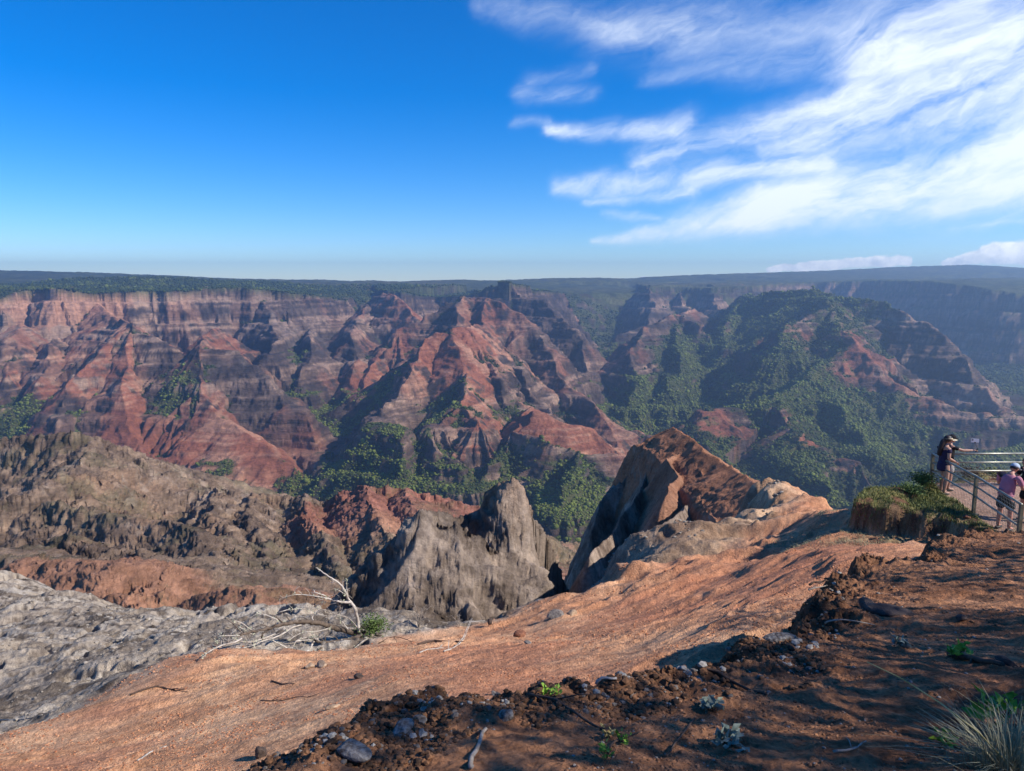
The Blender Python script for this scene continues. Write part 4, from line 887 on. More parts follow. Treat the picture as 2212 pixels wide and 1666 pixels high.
drytwigs(1520, 1612, .03, 5, 'dark wiry weed clump lower middle of the brown bank')
drytwigs(1480, 1470, .045, 5, 'blackened wiry weed just under the bank rim')
# ------------------------------------------------------------------ small plants
def sprout(px, py, r, n, mat, label, leaf=.03, h=None):
    p = hit(px, py); o = empty('sprout', p, label, 'plant'); mb = MB(); pts = []
    for _ in range(6):
        a = random.uniform(0, 6.28); t = Vector((math.cos(a) * r * .6, math.sin(a) * r * .6, (h or r) * random.uniform(.5, 1))); mb.tube([(0, 0, -.01), t * .6, t], .0025, .001, 4)
        for _ in range(n // 6): pts.append(tuple(t * random.uniform(.5, 1.05) + Vector([random.gauss(0, r * .16) for _ in range(3)])))
    mb.build('stem', M_twig, o); v_, f_ = leaf_cards(np.array(pts), leaf, .6); mesh_obj('foliage', v_, f_, mat, o, smooth=False)
sprout(1188, 1508, .05, 30, M_lime, 'tiny bright green sprout on the bank rim at the thin twig')
sprout(1312, 1596, .035, 24, M_gold, 'yellow leaved sprout near the bottom of the brown bank', .02)
sprout(1342, 1604, .03, 18, M_lime, 'lone lime sprout right of the yellow leaved one', .02)
sprout(1306, 1640, .04, 24, M_lime, 'lime green leaves among the dark wiry twigs at the bottom', .024)
sprout(1540, 1538, .06, 36, M_sage, 'grey green rosette plant on the brown bank under the dark stick', .04, .03)
sprout(1575, 1612, .06, 36, M_sage, 'whitish dry rosette of leaves low on the brown bank', .04, .03)
sprout(2058, 1424, .09, 50, M_lime, 'lime green sprout growing on the stubby dark branch', .05)
sprout(1950, 1400, .07, 30, M_sage, 'pale green weed in the middle of the shaded ground', .05, .03)
sprout(2040, 1608, .05, 30, M_lime, 'small green weed to the left of the dry grass tuft', .035, .03)
sprout(2155, 1570, .10, 50, M_lime, 'upright green leafy weed behind the dry grass tuft', .06, .15)
# ------------------------------------------------------------------ dry grass tuft
def tuft(px, py, n, h, spread, label, mat):
    p = hit(px, py); b = np.zeros((n, 3)); b[:, :2] = rng.normal(0, spread, (n, 2)); b[:, 2] = -.03
    a = np.arctan2(b[:, 1], b[:, 0]); V = []; Fc = []
    for i in range(n):
        o = Vector(b[i]); out = Vector((math.cos(a[i]) + random.gauss(0, .5) - .35, math.sin(a[i]) + random.gauss(0, .5), 0)); L = h * random.uniform(.45, 1.15); be = random.uniform(.25, 1.0)
        S = [o + out * (L * be * t * t * .8) + Vector((0, 0, L * (t - .42 * be * t * t))) for t in (0, .3, .6, .85, 1)]
        s = Vector((-out.y, out.x, 0)).normalized(); w = random.uniform(.0014, .0032); k = len(V)
        for j, q in enumerate(S):
            ww = w * (1 - .85 * j / 4); V += [q - s * ww, q + s * ww]
        Fc += [(k + 2 * j, k + 2 * j + 1, k + 2 * j + 3, k + 2 * j + 2) for j in range(4)]
    o = mesh_obj('grass_tuft', V, Fc, mat, smooth=False); o.location = p; return tag(o, label, 'grass tuft')
tuft(2175, 1668, 480, .23, .055, 'large dry grey green grass tuft in the bottom right corner', M_dry)
tuft(2240, 1640, 220, .2, .05, 'second dry grass tuft cut by the right edge of the frame', M_dry)
p = hit(2175, 1668); st = MB().tube([p + Vector(q) for q in ((.02, 0, 0), (-.07, .05, .10), (-.16, .13, .16), (-.25, .22, .20), (-.33, .32, .21))], .0028, .0016, 5).build('grass_stalk', M_gold); tag(st, 'single golden grass stalk arching up left out of the dry tuft', 'grass')
# ================================================================== railing
M_galv = simple_mat('weathered galvanised pipe', (.36, .36, .31), (.19, .19, .155), 7, .42, .5, .001, metal=.55)
M_post = simple_mat('painted steel post', (.17, .165, .12), (.09, .085, .06), 6, .55, .4, .001, metal=.2)
M_wire = simple_mat('galvanised wire', (.30, .31, .28), (.20, .20, .18), 30, .5, .5, metal=.5)
A0, A1, A2 = [Vector(q) for q in FENCE]
fe = empty('railing', A0, 'weathered grey green pipe railing with three rails and wire mesh round the lookout platform', 'railing')
HR = 1.07; RZ = (1.05, .78, .51)
A3 = Vector((A0.x + 3.2, A0.y + .05, LEV)); A4 = Vector((A0.x + 6.4, A0.y + .1, LEV)); A5 = Vector((A0.x + 9.6, A0.y + .15, LEV))
for q in (A0, A1, A2, A3, A4, A5):
    MB().box(q - A0 + Vector((0, 0, HR / 2 - .18)), (.038, .038, HR / 2 + .17)).build('post', M_post, fe, False)
    MB().box(q - A0 + Vector((0, 0, .012)), (.10, .10, .012)).build('base_plate', M_post, fe, False)
def rails(P0, P1):
    for h in RZ:
        e = Vector((0, 0, h)); off = Vector((0, 0, 0)); MB().tube([P0 - A0 + e, P1 - A0 + e], .030 if h > 1 else .025, None, 10).build('rail', M_galv, fe)
for a, b in ((A0, A1), (A1, A2), (A0, A3), (A3, A4), (A4, A5)): rails(a, b)
def wires(P0, P1, nx):
    mb = MB(); d = P1 - P0
    for i in range(1, nx):
        q = P0 + d * (i / nx) - A0; mb.tube([q + Vector((0, 0, .03)), q + Vector((0, 0, 1.03))], .0034, None, 3)
    for k in range(1, 12):
        h = .04 + k * .085; mb.tube([P0 - A0 + Vector((0, 0, h)), P1 - A0 + Vector((0, 0, h))], .0030, None, 3)
    mb.build('wire_mesh', M_wire, fe)
for a, b in ((A0, A1), (A1, A2), (A0, A3), (A3, A4), (A4, A5)): wires(a, b, max(4, int((b - a).length / .085)))

# ================================================================== people
def skin_mesh(V, E, rad, sub=2, root=0):
    me = bpy.data.meshes.new('sk'); me.from_pydata([tuple(v) for v in V], E, []); o = bpy.data.objects.new('sk', me); COL.objects.link(o)
    m = o.modifiers.new('s', 'SKIN'); m.use_smooth_shade = True; m.branch_smoothing = .6
    for i, r in enumerate(rad):
        r = r if isinstance(r, tuple) else (r, r); me.skin_vertices[0].data[i].radius = r; me.skin_vertices[0].data[i].use_root = (i == root)
    s = o.modifiers.new('b', 'SUBSURF'); s.levels = sub; s.render_levels = sub
    dg = bpy.context.evaluated_depsgraph_get(); ev = o.evaluated_get(dg); em = ev.to_mesh()
    v = np.array([q.co[:] for q in em.vertices]); f = [tuple(p.vertices) for p in em.polygons]; ev.to_mesh_clear()
    bpy.data.objects.remove(o, do_unlink=True); bpy.data.meshes.remove(me); return v, f
def merge(parts):
    V = []; Fc = []
    for v, f in parts:
        k = len(V); V += [tuple(q) for q in v]; Fc += [tuple(i + k for i in q) for q in f]
    return V, Fc
def chain(pts, rad, sub=2): return skin_mesh(pts, [(i, i + 1) for i in range(len(pts) - 1)], rad, sub)
def ell(c, r, n=14, m=9, fn=None):
    V = []; Fc = []
    for i in range(m + 1):
        t = math.pi * i / m
        for j in range(n):
            p = 2 * math.pi * j / n; q = Vector((math.sin(t) * math.cos(p), math.sin(t) * math.sin(p), math.cos(t)))
            q = Vector((q.x * r[0], q.y * r[1], q.z * r[2]))
            if fn: q = fn(q)
            V.append(Vector(c) + q)
    for i in range(m):
        for j in range(n): Fc.append((i * n + j, (i + 1) * n + j, (i + 1) * n + (j + 1) % n, i * n + (j + 1) % n))
    return V, Fc
def head(c, tilt, s=1.):
    """skull, jaw, nose, lips and ears, facing +X"""
    M = Matrix.Rotation(tilt, 4, 'Y'); c = Vector(c)
    def f(q):
        x, y, z = q
        if z < 0: y *= 1 + z * 2.6; x = x * (1 + z * .9) + .012 * (-z / .1)
        if x > .05: x = .05 + (x - .05) * .75
        return Vector((x, y, z))
    V, Fc = ell((0, 0, 0), (.096 * s, .076 * s, .118 * s), 18, 12, f)
    parts = [(V, Fc), ell((.088 * s, 0, -.012 * s), (.020, .011, .020)), ell((.080 * s, 0, -.052 * s), (.012, .022, .006)), ell((.082 * s, 0, -.062 * s), (.010, .018, .006)), ell((.070 * s, 0, -.095 * s), (.02, .022, .016)),
             ell((-.005, .077 * s, -.015), (.018, .008, .028)), ell((-.005, -.077 * s, -.015), (.018, .008, .028)), ell((.08 * s, .03, .028), (.012, .02, .006)), ell((.08 * s, -.03, .028), (.012, .02, .006))]
    V, Fc = merge(parts); return [tuple(c + (M @ Vector(v))) for v in V], Fc
def hand(w, d, side, up=Vector((0, 0, 1)), curl=.7, s=1.):
    """palm, four fingers of unequal length and a thumb, from wrist w along d; curls away from `up`"""
    w = Vector(w); d = Vector(d).normalized(); up = (up - d * up.dot(d)).normalized(); lat = d.cross(up) * side; parts = []
    pc = w + d * .052 * s; parts.append(chain([w, w + d * .03 * s, w + d * .062 * s, w + d * .085 * s], [(.024, .018), (.034, .016), (.040, .014), (.038, .012)], 1))
    for i, L in enumerate((.072, .080, .074, .058)):
        b = w + d * .082 * s + lat * (.028 - .0185 * i) * s; q = [b]; a = 0.
        for k in range(3):
            a += curl * (.5 + .25 * k); q.append(q[-1] + (d * math.cos(a) - up * math.sin(a)) * L * (.42, .32, .26)[k] * s)
        parts.append(chain(q, [.0095, .0088, .0082, .0068], 1))
    b = w + d * .028 * s + lat * .028 * s; e = (d * .7 + lat * .65 - up * .35).normalized()
    parts.append(chain([b, b + e * .034, b + (e + d * .5 - up * .3).normalized() * .060], [.012, .0105, .008], 1)); return parts
M_skin = simple_mat('tanned skin', (.47, .27, .19), (.40, .22, .15), 6, .55, .4)
M_skin2 = simple_mat('sunburnt skin', (.50, .25, .18), (.42, .20, .14), 6, .55, .4)
M_hair = simple_mat('dark hair', (.035, .02, .018), (.015, .01, .01), 60, .5, .4, .003)
M_hairb = simple_mat('brown hair', (.12, .065, .04), (.06, .035, .025), 60, .6, .4, .003)
M_navy = simple_mat('navy cloth', (.035, .030, .075), (.022, .018, .05), 8, .85, .2, .006, bscale=9)
M_black = simple_mat('black cloth', (.018, .018, .022), (.010, .010, .013), 8, .85, .2, .006, bscale=9)
M_pink = simple_mat('faded pink cotton', (.45, .20, .26), (.38, .16, .22), 7, .9, .15, .012, bscale=8)
M_khaki = simple_mat('pale grey cotton', (.42, .39, .36), (.33, .30, .28), 8, .9, .15, .008, bscale=9)
M_capb = simple_mat('light blue grey cap', (.42, .50, .60), (.36, .43, .52), 10, .8, .2)
M_straw = simple_mat('beige visor cloth', (.62, .52, .36), (.52, .43, .29), 40, .8, .2)
M_shoe = simple_mat('shoe leather', (.05, .045, .04), (.03, .025, .025), 20, .6, .3)
M_white = simple_mat('white plastic', (.75, .78, .82), (.68, .72, .76), 5, .4, .5)
M_eye = simple_mat('dark eye', (.02, .015, .012), None, 5, .2, .6)
M_print = simple_mat('white shirt print', (.7, .7, .7), None, 5, .8, .2)
def person(loc, rz, sc, label, sk, torso, arms, legs, hd, tilt, extras):
    """local frame: +X the way the person faces, feet at z 0; one skin mesh for the whole body"""
    o = empty('person', loc, label, 'person', rz=rz); o.scale = (sc * 1.13, sc * 1.13, sc)
    V = []; E = []; Rr = []
    def add(p, r, par=None):
        V.append(Vector(p)); Rr.append(r); k = len(V) - 1
        if par is not None: E.append((par, k))
        return k
    pel = add(torso[0], (.13, .105)); wa = add(torso[1], (.125, .10), pel); ch = add(torso[2], (.145, .115), wa); ct = add(torso[3], (.12, .085), ch); nk = add(torso[4], (.052, .055), ct); add(Vector(hd) - Vector((.0, 0, .06)), .05, nk)
    hands = []
    for sg, (a1, a2, a3, up, cu) in zip((-1, 1), arms):
        k = add(a1, .058, ct); m = add((Vector(a1) + Vector(a2)) / 2, .046, k); k = add(a2, .040, m); m = add(Vector(a2).lerp(Vector(a3), .35), .041, k); k = add(a3, .026, m)
        hands += hand(a3, Vector(a3) - Vector(a2), sg, Vector(up), cu)
    for (l1, l2, l3, l4) in legs:
        k = add(l1, .088, pel); m = add(Vector(l1).lerp(Vector(l2), .5), .076, k); k = add(l2, .054, m); m = add(Vector(l2).lerp(Vector(l3), .32), .058, k); k = add(l3, .036, m); add(l4, (.036, .022), k)
    vb = skin_mesh(V, E, Rr, 2); v, f = merge([vb, head(hd, tilt)] + hands)
    mesh_obj('body', v, f, sk, o)
    M = Matrix.Rotation(tilt, 4, 'Y')
    for s in (-1, 1):
        v, f = ell(Vector(hd) + (M @ Vector((.085, .03 * s, .012))), (.008, .011, .008), 8, 6); mesh_obj('eye', v, f, M_eye, o)
    for nm, mt, (v, f) in extras: mesh_obj(nm, v, f, mt, o)
    return o
def shirt(torso, arms, hem, r=.022, sleeve=.62, wide=0.):
    V = [hem, torso[0], torso[1], torso[2], torso[3]]; Rr = [(.155 + wide, .125 + wide), (.15 + wide, .125 + wide), (.125 + r + wide * .6, .10 + r + wide * .6), (.145 + r, .115 + r), (.125 + r * .5, .09 + r * .5)]; E = [(0, 1), (1, 2), (2, 3), (3, 4)]
    V.append(torso[4] if False else Vector(torso[3]).lerp(Vector(torso[4]), .45)); Rr.append((.075, .07)); E.append((4, 5))
    for a in arms:
        a1, a2 = Vector(a[0]), Vector(a[1]); k = len(V); V += [a1, a1.lerp(a2, sleeve * .5), a1.lerp(a2, sleeve)]; Rr += [.072, .064, .062]; E += [(4, k), (k, k + 1), (k + 1, k + 2)]
    return skin_mesh(V, E, Rr, 2, 2)
def shorts(torso, legs, k=.85, r=.03):
    V = [Vector(torso[0]) + Vector((0, 0, .08)), Vector(torso[0])]; Rr = [(.145, .12), (.155, .13)]; E = [(0, 1)]
    for l in legs:
        a, b = Vector(l[0]), Vector(l[1]); n = len(V); V += [a, a.lerp(b, k * .5), a.lerp(b, k)]; Rr += [.118, .112, .100]; E += [(1, n), (n, n + 1), (n + 1, n + 2)]
    return skin_mesh(V, E, Rr, 2, 0)
def cap(hd, tilt, brim=.09, s=1.05):
    M = Matrix.Rotation(tilt, 4, 'Y'); hd = Vector(hd)
    def f(q): return Vector((q.x, q.y, max(q.z, -.012)))
    V, Fc = ell((0, 0, .035), (.106 * s, .088 * s, .098 * s), 18, 10, f)
    b = []; bf = []
    n = 12
    for i in range(n + 1):
        a = -1.25 + 2.5 * i / n; x, y = math.cos(a), math.sin(a)
        for rr, zz, th in ((.098, .03, 0), (.098 + brim * max(.15, math.cos(a) ** .6), .012, 0), (.098 + brim * max(.15, math.cos(a) ** .6), .006, 0), (.098, .022, 0)): b.append(Vector((x * rr, y * rr * .86, zz)))
    for i in range(n):
        for j in range(4): bf.append((i * 4 + j, i * 4 + (j + 1) % 4, i * 4 + 4 + (j + 1) % 4, i * 4 + 4 + j))
    bf += [(0, 1, 2, 3), (n * 4 + 3, n * 4 + 2, n * 4 + 1, n * 4)]
    tr = lambda L: [tuple(hd + (M @ Vector(v))) for v in L]; return (tr(V), Fc), (tr(b), bf)
def hairshell(hd, tilt, s=1.06, low=-.06):
    M = Matrix.Rotation(tilt, 4, 'Y'); hd = Vector(hd)
    def f(q):
        if q.x > .035 and q.z < .055: q.x = .035 + (q.x - .035) * .2
        return Vector((q.x, q.y * (1 if q.z > low else .9), max(q.z, low)))
    V, Fc = ell((-.008, 0, .010), (.102 * s, .084 * s, .118 * s), 18, 12, f); return [tuple(hd + (M @ Vector(v))) for v in V], Fc
def shoe(p, s=1.): return ell(Vector(p) + Vector((.03, 0, .0)), (.135 * s, .048 * s, .042 * s), 12, 8, lambda q: Vector((q.x, q.y, max(q.z, -.03))))
def on(px, py, D): x, y, _ = K(px, py, D); return Vector((x, y, LEV + .0))
# woman in navy beside the corner
W0 = on(2036, 1060, 21.1); tw = [(-.02, 0, .90), (-.01, 0, 1.06), (-.02, 0, 1.24), (-.03, 0, 1.36), (-.01, 0, 1.44)]
aw = [((-.03, -.17, 1.35), (-.06, -.22, 1.10), (.16, -.16, .98), (0, 0, 1), .5), ((-.03, .17, 1.35), (-.03, .21, 1.10), (.18, .14, 1.0), (0, 0, 1), .5)]
lw = [((-.02, -.09, .88), (.01, -.10, .48), (-.04, -.10, .09), (.12, -.11, .04)), ((-.02, .09, .88), (.05, .10, .48), (.02, .10, .09), (.18, .10, .04))]
hw = (.03, 0, 1.58)
skv = skin_mesh([(-.02, 0, 1.0), (-.02, 0, .90), (-.02, 0, .78), (-.02, 0, .66)], [(0, 1), (1, 2), (2, 3)], [(.14, .12), (.17, .15), (.18, .16), (.185, .165)], 2)
hl = skin_mesh([(-.06, 0, 1.62), (-.10, 0, 1.50), (-.13, -.01, 1.36), (-.17, -.01, 1.22), (-.19, -.02, 1.12)], [(0, 1), (1, 2), (2, 3), (3, 4)], [(.06, .07), (.06, .085), (.055, .09), (.045, .075), (.02, .04)], 2)
(vc, vb) = cap(hw, .05, .12)
band = ell(Vector(hw) + Vector((0, 0, .045)), (.112, .094, .022), 18, 6)
person(W0, R(4), 1.04, 'woman in navy dress and beige brimmed visor with long dark hair at the fence corner', M_skin, tw, aw, lw, hw, .05,
       [('dress', M_navy, merge([shirt(tw, aw, (-.02, 0, .84), .02, .5, .015), skv])), ('hair', M_hair, merge([hairshell(hw, .05), hl])), ('visor_brim', M_straw, vb), ('visor_band', M_straw, band), ('shoe', M_shoe, shoe((-.03, -.10, .035))), ('shoe', M_shoe, shoe((.03, .10, .035)))])
# man behind her with the selfie stick
Mn = on(2044, 1056, 21.5); tm = [(-.02, 0, .94), (.0, 0, 1.10), (.0, 0, 1.28), (-.02, 0, 1.42), (.0, 0, 1.51)]
am = [((-.02, -.19, 1.41), (.22, -.24, 1.33), (.50, -.22, 1.335), (0, 0, 1), 1.0), ((-.02, .19, 1.41), (-.02, .24, 1.12), (.12, .20, .92), (0, 0, 1), .5)]
lm = [((-.02, -.09, .92), (.03, -.10, .50), (-.02, -.10, .09), (.14, -.11, .04)), ((-.02, .09, .92), (.0, .10, .50), (-.05, .10, .09), (.11, .10, .04))]
hm = (.04, 0, 1.64); (c1, c2) = cap(hm, .03, .075)
person(Mn, R(-2), .97, 'man in black cap and dark shirt behind the woman, one arm stretched out right', M_skin, tm, am, lm, hm, .03,
       [('shirt', M_black, shirt(tm, am, (-.02, 0, .90), .022, .6, .02)), ('shorts', M_khaki, shorts(tm, lm)), ('cap', M_black, merge([c1, c2])), ('hair', M_hair, hairshell(hm, .03, 1.0, -.03)), ('shoe', M_shoe, shoe((-.01, -.10, .035))), ('shoe', M_shoe, shoe((-.04, .10, .035)))])
hp = Mn + Vector((.64, -.27, 1.30)); tip = Vector(K(2106, 957, hp.y + .05))
ss = empty('selfie_stick', hp, 'thin black selfie stick held in the stretched out hand at the railing', 'selfie stick')
MB().tube([(-.03, 0, -.06), (.02, 0, .04)], .013, .011, 8).build('handle', M_black, ss); MB().tube([(.02, 0, .04), tip - hp], .0045, .0035, 6).build('rod', M_twig, ss)
MB().box(tip - hp + Vector((0, 0, .012)), (.02, .012, .014)).build('clamp', M_black, ss, False)
ph = empty('phone', tip + Vector((0, 0, .07)), 'white phone held sideways on top of the selfie stick', 'phone'); ph.rotation_euler = (0, 0, R(-12))
MB().box((0, 0, 0), (.105, .006, .055)).build('case', M_white, ph, False); MB().box((0, .0075, 0), (.095, .0012, .048)).build('screen', M_black, ph, False)
MB().box((-.07, -.0075, .02), (.018, .0015, .018)).build('lens', M_black, ph, False)
# man in pink
Mp = on(2167, 1147, 17.95); tp = [(-.04, 0, .93), (-.02, 0, 1.09), (.03, 0, 1.27), (.07, 0, 1.40), (.12, 0, 1.48)]
ap = [((.05, -.20, 1.38), (.10, -.27, 1.12), (.34, -.12, 1.12), (0, 0, 1), .6), ((.05, .20, 1.38), (.12, .26, 1.13), (.36, .10, 1.14), (0, 0, 1), .6)]
lp_ = [((-.04, -.10, .91), (.0, -.11, .50), (-.03, -.12, .09), (.12, -.14, .04)), ((-.04, .10, .91), (.02, .11, .50), (-.02, .12, .09), (.14, .13, .04))]
hpk = (.21, 0, 1.58); (c1, c2) = cap(hpk, .45, .085)
person(Mp, R(28), 1.0, 'man in faded pink t-shirt, black shorts and light blue cap looking down', M_skin2, tp, ap, lp_, hpk, .45,
       [('shirt', M_pink, shirt(tp, ap, (-.05, 0, .90), .03, .8, .03)), ('shorts', M_black, shorts(tp, lp_, .95)), ('cap', M_capb, merge([c1, c2])), ('hair', M_hair, hairshell(hpk, .45, 1.0, -.045)), ('shoe', M_shoe, shoe((-.02, -.12, .035))), ('shoe', M_shoe, shoe((0, .12, .035)))])
# man at the frame edge
Me = on(2214, 1135, 18.6); td = [(-.04, 0, .93), (-.02, 0, 1.09), (.02, 0, 1.27), (.05, 0, 1.41), (.09, 0, 1.49)]
ad = [((.03, -.20, 1.39), (.08, -.25, 1.13), (.30, -.10, 1.08), (0, 0, 1), .6), ((.03, .20, 1.39), (.10, .25, 1.13), (.32, .10, 1.10), (0, 0, 1), .6)]
hd_ = (.15, 0, 1.60)
pr_ = MB().box((.045, -.135, 1.27), (.07, .004, .03)); prm = (pr_.v, pr_.f)
person(Me, R(197), 1.0, 'brown haired man in black t-shirt facing the man in pink at the right edge', M_skin2, td, ad, lp_, hd_, .3,
       [('shirt', M_black, shirt(td, ad, (-.05, 0, .88), .03, .75, .03)), ('shorts', M_black, shorts(td, lp_, .9)), ('hair', M_hairb, hairshell(hd_, .3, 1.03, -.04)), ('shoe', M_shoe, shoe((-.02, -.12, .035))), ('shoe', M_shoe, shoe((0, .12, .035)))])
# ================================================================== trees right of the lookout, out of the picture: they shade the near bank
M_leafd = leaf_mat('koa leaves', (.05, .075, .02), (.10, .14, .04), 3)
def shade_tree(i, bx, by, t, r, label):
    bz = gz(bx, by); c = Vector((bx, by, bz)) + SUND * t
    tx, ty = c.x + .6, c.y - .3; g = gz(tx, ty); o = empty('tree', (tx, ty, g), label, 'tree'); b = Vector((tx, ty, g))
    mb = MB(); mb.tube(smoothpath([(0, 0, -.3), (.05, .1, (c.z - g) * .4), c - b - Vector((0, 0, r * .3))], 4, .02), .16, .09, 9, .08); cl = []
    for k in range(12):
        d = Vector((random.gauss(0, 1), random.gauss(0, 1), random.gauss(0, .5))).normalized() * r * random.uniform(.35, .95); e = c - b + Vector((d.x, d.y, d.z * .6)); cl.append(e)
        mb.tube(smoothpath([c - b - Vector((0, 0, r * .35)), (c - b) * .5 + e * .5 + Vector((0, 0, -.05)), e], 3, .02), .05, .012, 5)
    mb.build('trunk', M_bark, o)
    n = 3000; ci = rng.integers(0, len(cl), n); P_ = np.array([cl[k][:] for k in ci]) + rng.normal(0, 1, (n, 3)) * [r * .24, r * .24, r * .15]
    Wd = P_ + np.array(b[:]); vis = (Wd[:, 1] > 0) & (Wd[:, 0] < Wd[:, 1] * .80); P_ = P_[~vis]
    v_, f_ = leaf_cards(P_, .15, .5, 1.); mesh_obj('crown', v_, f_, M_leafd, o, smooth=False)
for i, (bx, by, t, r, lb) in enumerate([(1.5, 2.3, 7.5, 2.2, 'leafy shade tree closest to the camera, outside the right of the picture'), (3.9, 4.6, 7.5, 1.9, 'second leafy shade tree above the near bank, outside the right of the picture'),
      (6.6, 6.7, 7.0, 1.9, 'middle leafy shade tree beside the bank, outside the right of the picture'), (8.6, 9.2, 6.6, 1.8, 'fourth leafy shade tree beside the bank, outside the right of the picture'), (11., 11.6, 6.4, 2.1, 'leafy shade tree nearest the platform, outside the right of the picture'), (6.0, 3.4, 7.5, 2.3, 'leafy shade tree farthest right behind the others, outside the picture')]):
    shade_tree(i, bx, by, t, r, lb)

# ================================================================== gravel: loose clods and pebbles, uncountable
def pebbles(P, rad, colr, name, mat):
    n = len(P); V = IV[None] * (1 + .5 * (rng.random((n, 12, 1)) - .5)) * rad[:, None, None] * np.array([1, 1, .65]); a = rng.random(n) * 6.28; ca, sa = np.cos(a)[:, None], np.sin(a)[:, None]
    V = np.stack([V[..., 0] * ca - V[..., 1] * sa, V[..., 0] * sa + V[..., 1] * ca, V[..., 2]], -1) + P[:, None]
    return mesh_obj(name, V.reshape(-1, 3), (IF_[None] + (np.arange(n) * 12)[:, None, None]).reshape(-1, 3), mat, smooth=False, cols=np.repeat(colr, 12, 0))
mP, ntP, bP = new_mat('gravel stones', .95, .15); aP = N(ntP, 'ShaderNodeAttribute', attribute_name='Col'); gP = N(ntP, 'ShaderNodeNewGeometry').outputs['Position']
ntP.links.new(mixc(ntP, 1., aP.outputs['Color'], ramp(ntP, noise(ntP, 60, 4, .6, gP), [(.35, (.65, .63, .6)), (.65, (1.3, 1.28, 1.25))]), 'MULTIPLY'), bP.inputs['Base Color'])
def polar_pts(n, r0, r1, a0, a1, pw=1.):
    r = np.exp(rng.uniform(math.log(r0), math.log(r1), n)); a = np.radians(rng.uniform(a0, a1, n)); return np.sin(a) * r, np.cos(a) * r
def gravel(n, r0, r1, cond, r_of, colf, name, label):
    x, y = polar_pts(n, r0, r1, -40, 42); z, m = near_height(x[None], y[None]); z = z[0]; m = {k: v[0] for k, v in m.items()}
    k = cond(x, y, m); x, y, z = x[k], y[k], z[k]; m = {q: v[k] for q, v in m.items()}; rad = r_of(x, y, m); P_ = np.stack([x, y, z + rad * .15], 1)
    tag(pebbles(P_, rad, colf(x, y, len(x), m), name, mP), label, 'gravel', kind='stuff')
clus = lambda x, y, s, t, seed: fbm(x / s, y / s, 4, seed) > t
def c_dirt(x, y, n, m): w = rng.random((n, 1)) ** 1.5; return C(.34, .13, .065) * (1 - w) + C(.60, .32, .18) * w
def c_bank(x, y, n, m): w = rng.random((n, 1)); c = C(.14, .07, .04) * (1 - w) + C(.38, .19, .10) * w; g = (rng.random((n, 1)) < .08); return np.where(g, C(.26, .23, .20), c)
def c_rub(x, y, n, m):
    w = rng.random((n, 1)); c = C(.050, .032, .022) * (1 - w) + C(.20, .10, .052) * w; g = (rng.random((n, 1)) < .07); l = (fbm(x / .18, y / .18, 3, 5) > .66)[:, None] & (rng.random((n, 1)) < .35)
    return np.where(l, C(.30, .28, .25), np.where(g, C(.15, .13, .115), c))
gravel(45000, 8, 22, lambda x, y, m: (m['gs'] < .2) & ~m['onbank'] & ~m['onshelf'] & clus(x * .8, y * 1.6, 1.1, .50, 3), lambda x, y, m: .006 + .016 * rng.random(len(x)) ** 3 * (np.hypot(x, y) / 12), c_dirt, 'dirt_crumbs', 'loose crumbs of orange dirt sprinkled over the open red slope')
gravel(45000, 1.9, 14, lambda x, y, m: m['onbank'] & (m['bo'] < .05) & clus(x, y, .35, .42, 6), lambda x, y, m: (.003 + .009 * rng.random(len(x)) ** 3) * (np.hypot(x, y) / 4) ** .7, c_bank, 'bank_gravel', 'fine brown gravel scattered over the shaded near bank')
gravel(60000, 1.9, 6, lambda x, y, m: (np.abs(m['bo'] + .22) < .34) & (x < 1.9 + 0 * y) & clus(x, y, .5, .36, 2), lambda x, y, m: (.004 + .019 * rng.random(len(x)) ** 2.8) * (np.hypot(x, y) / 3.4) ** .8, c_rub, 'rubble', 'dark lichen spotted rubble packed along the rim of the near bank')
gravel(40000, 4, 15, lambda x, y, m: (np.abs(m['bo'] + .05) < .25) & (x > 1.2) & clus(x, y, .6, .44, 1), lambda x, y, m: (.006 + .026 * rng.random(len(x)) ** 3), c_rub, 'rim_rubble', 'dark crumbling clods along the far rim of the near bank')
gravel(26000, 13, 60, lambda x, y, m: (m['gs'] > .1) & ~m['onshelf'] & clus(x, y, 2.0, .50, 4), lambda x, y, m: (.018 + .06 * rng.random(len(x)) ** 3) * (np.hypot(x, y) / 24), lambda x, y, n, m: C(.13, .11, .095) * (1 - (w := rng.random((n, 1)))) + C(.36, .32, .27) * w, 'tuff_rubble', 'broken grey stones strewn over the pale grey rock on the left')
# ================================================================== light, sky, air, camera
w = bpy.data.worlds.new('World'); scene.world = w; w.use_nodes = True
nt = w.node_tree; bg = nt.nodes['Background']
sky = N(nt, 'ShaderNodeTexSky', sky_type='NISHITA'); sky.sun_disc = False
sky.sun_elevation = SUN_EL; sky.sun_rotation = SUN_AZ; sky.altitude = 3500; sky.air_density = 1.25; sky.dust_density = .0; sky.ozone_density = 6.0
hs = N(nt, 'ShaderNodeHueSaturation', ins={'Hue': .508, 'Saturation': 1.34, 'Value': .84}); nt.links.new(sky.outputs[0], hs.inputs['Color'])
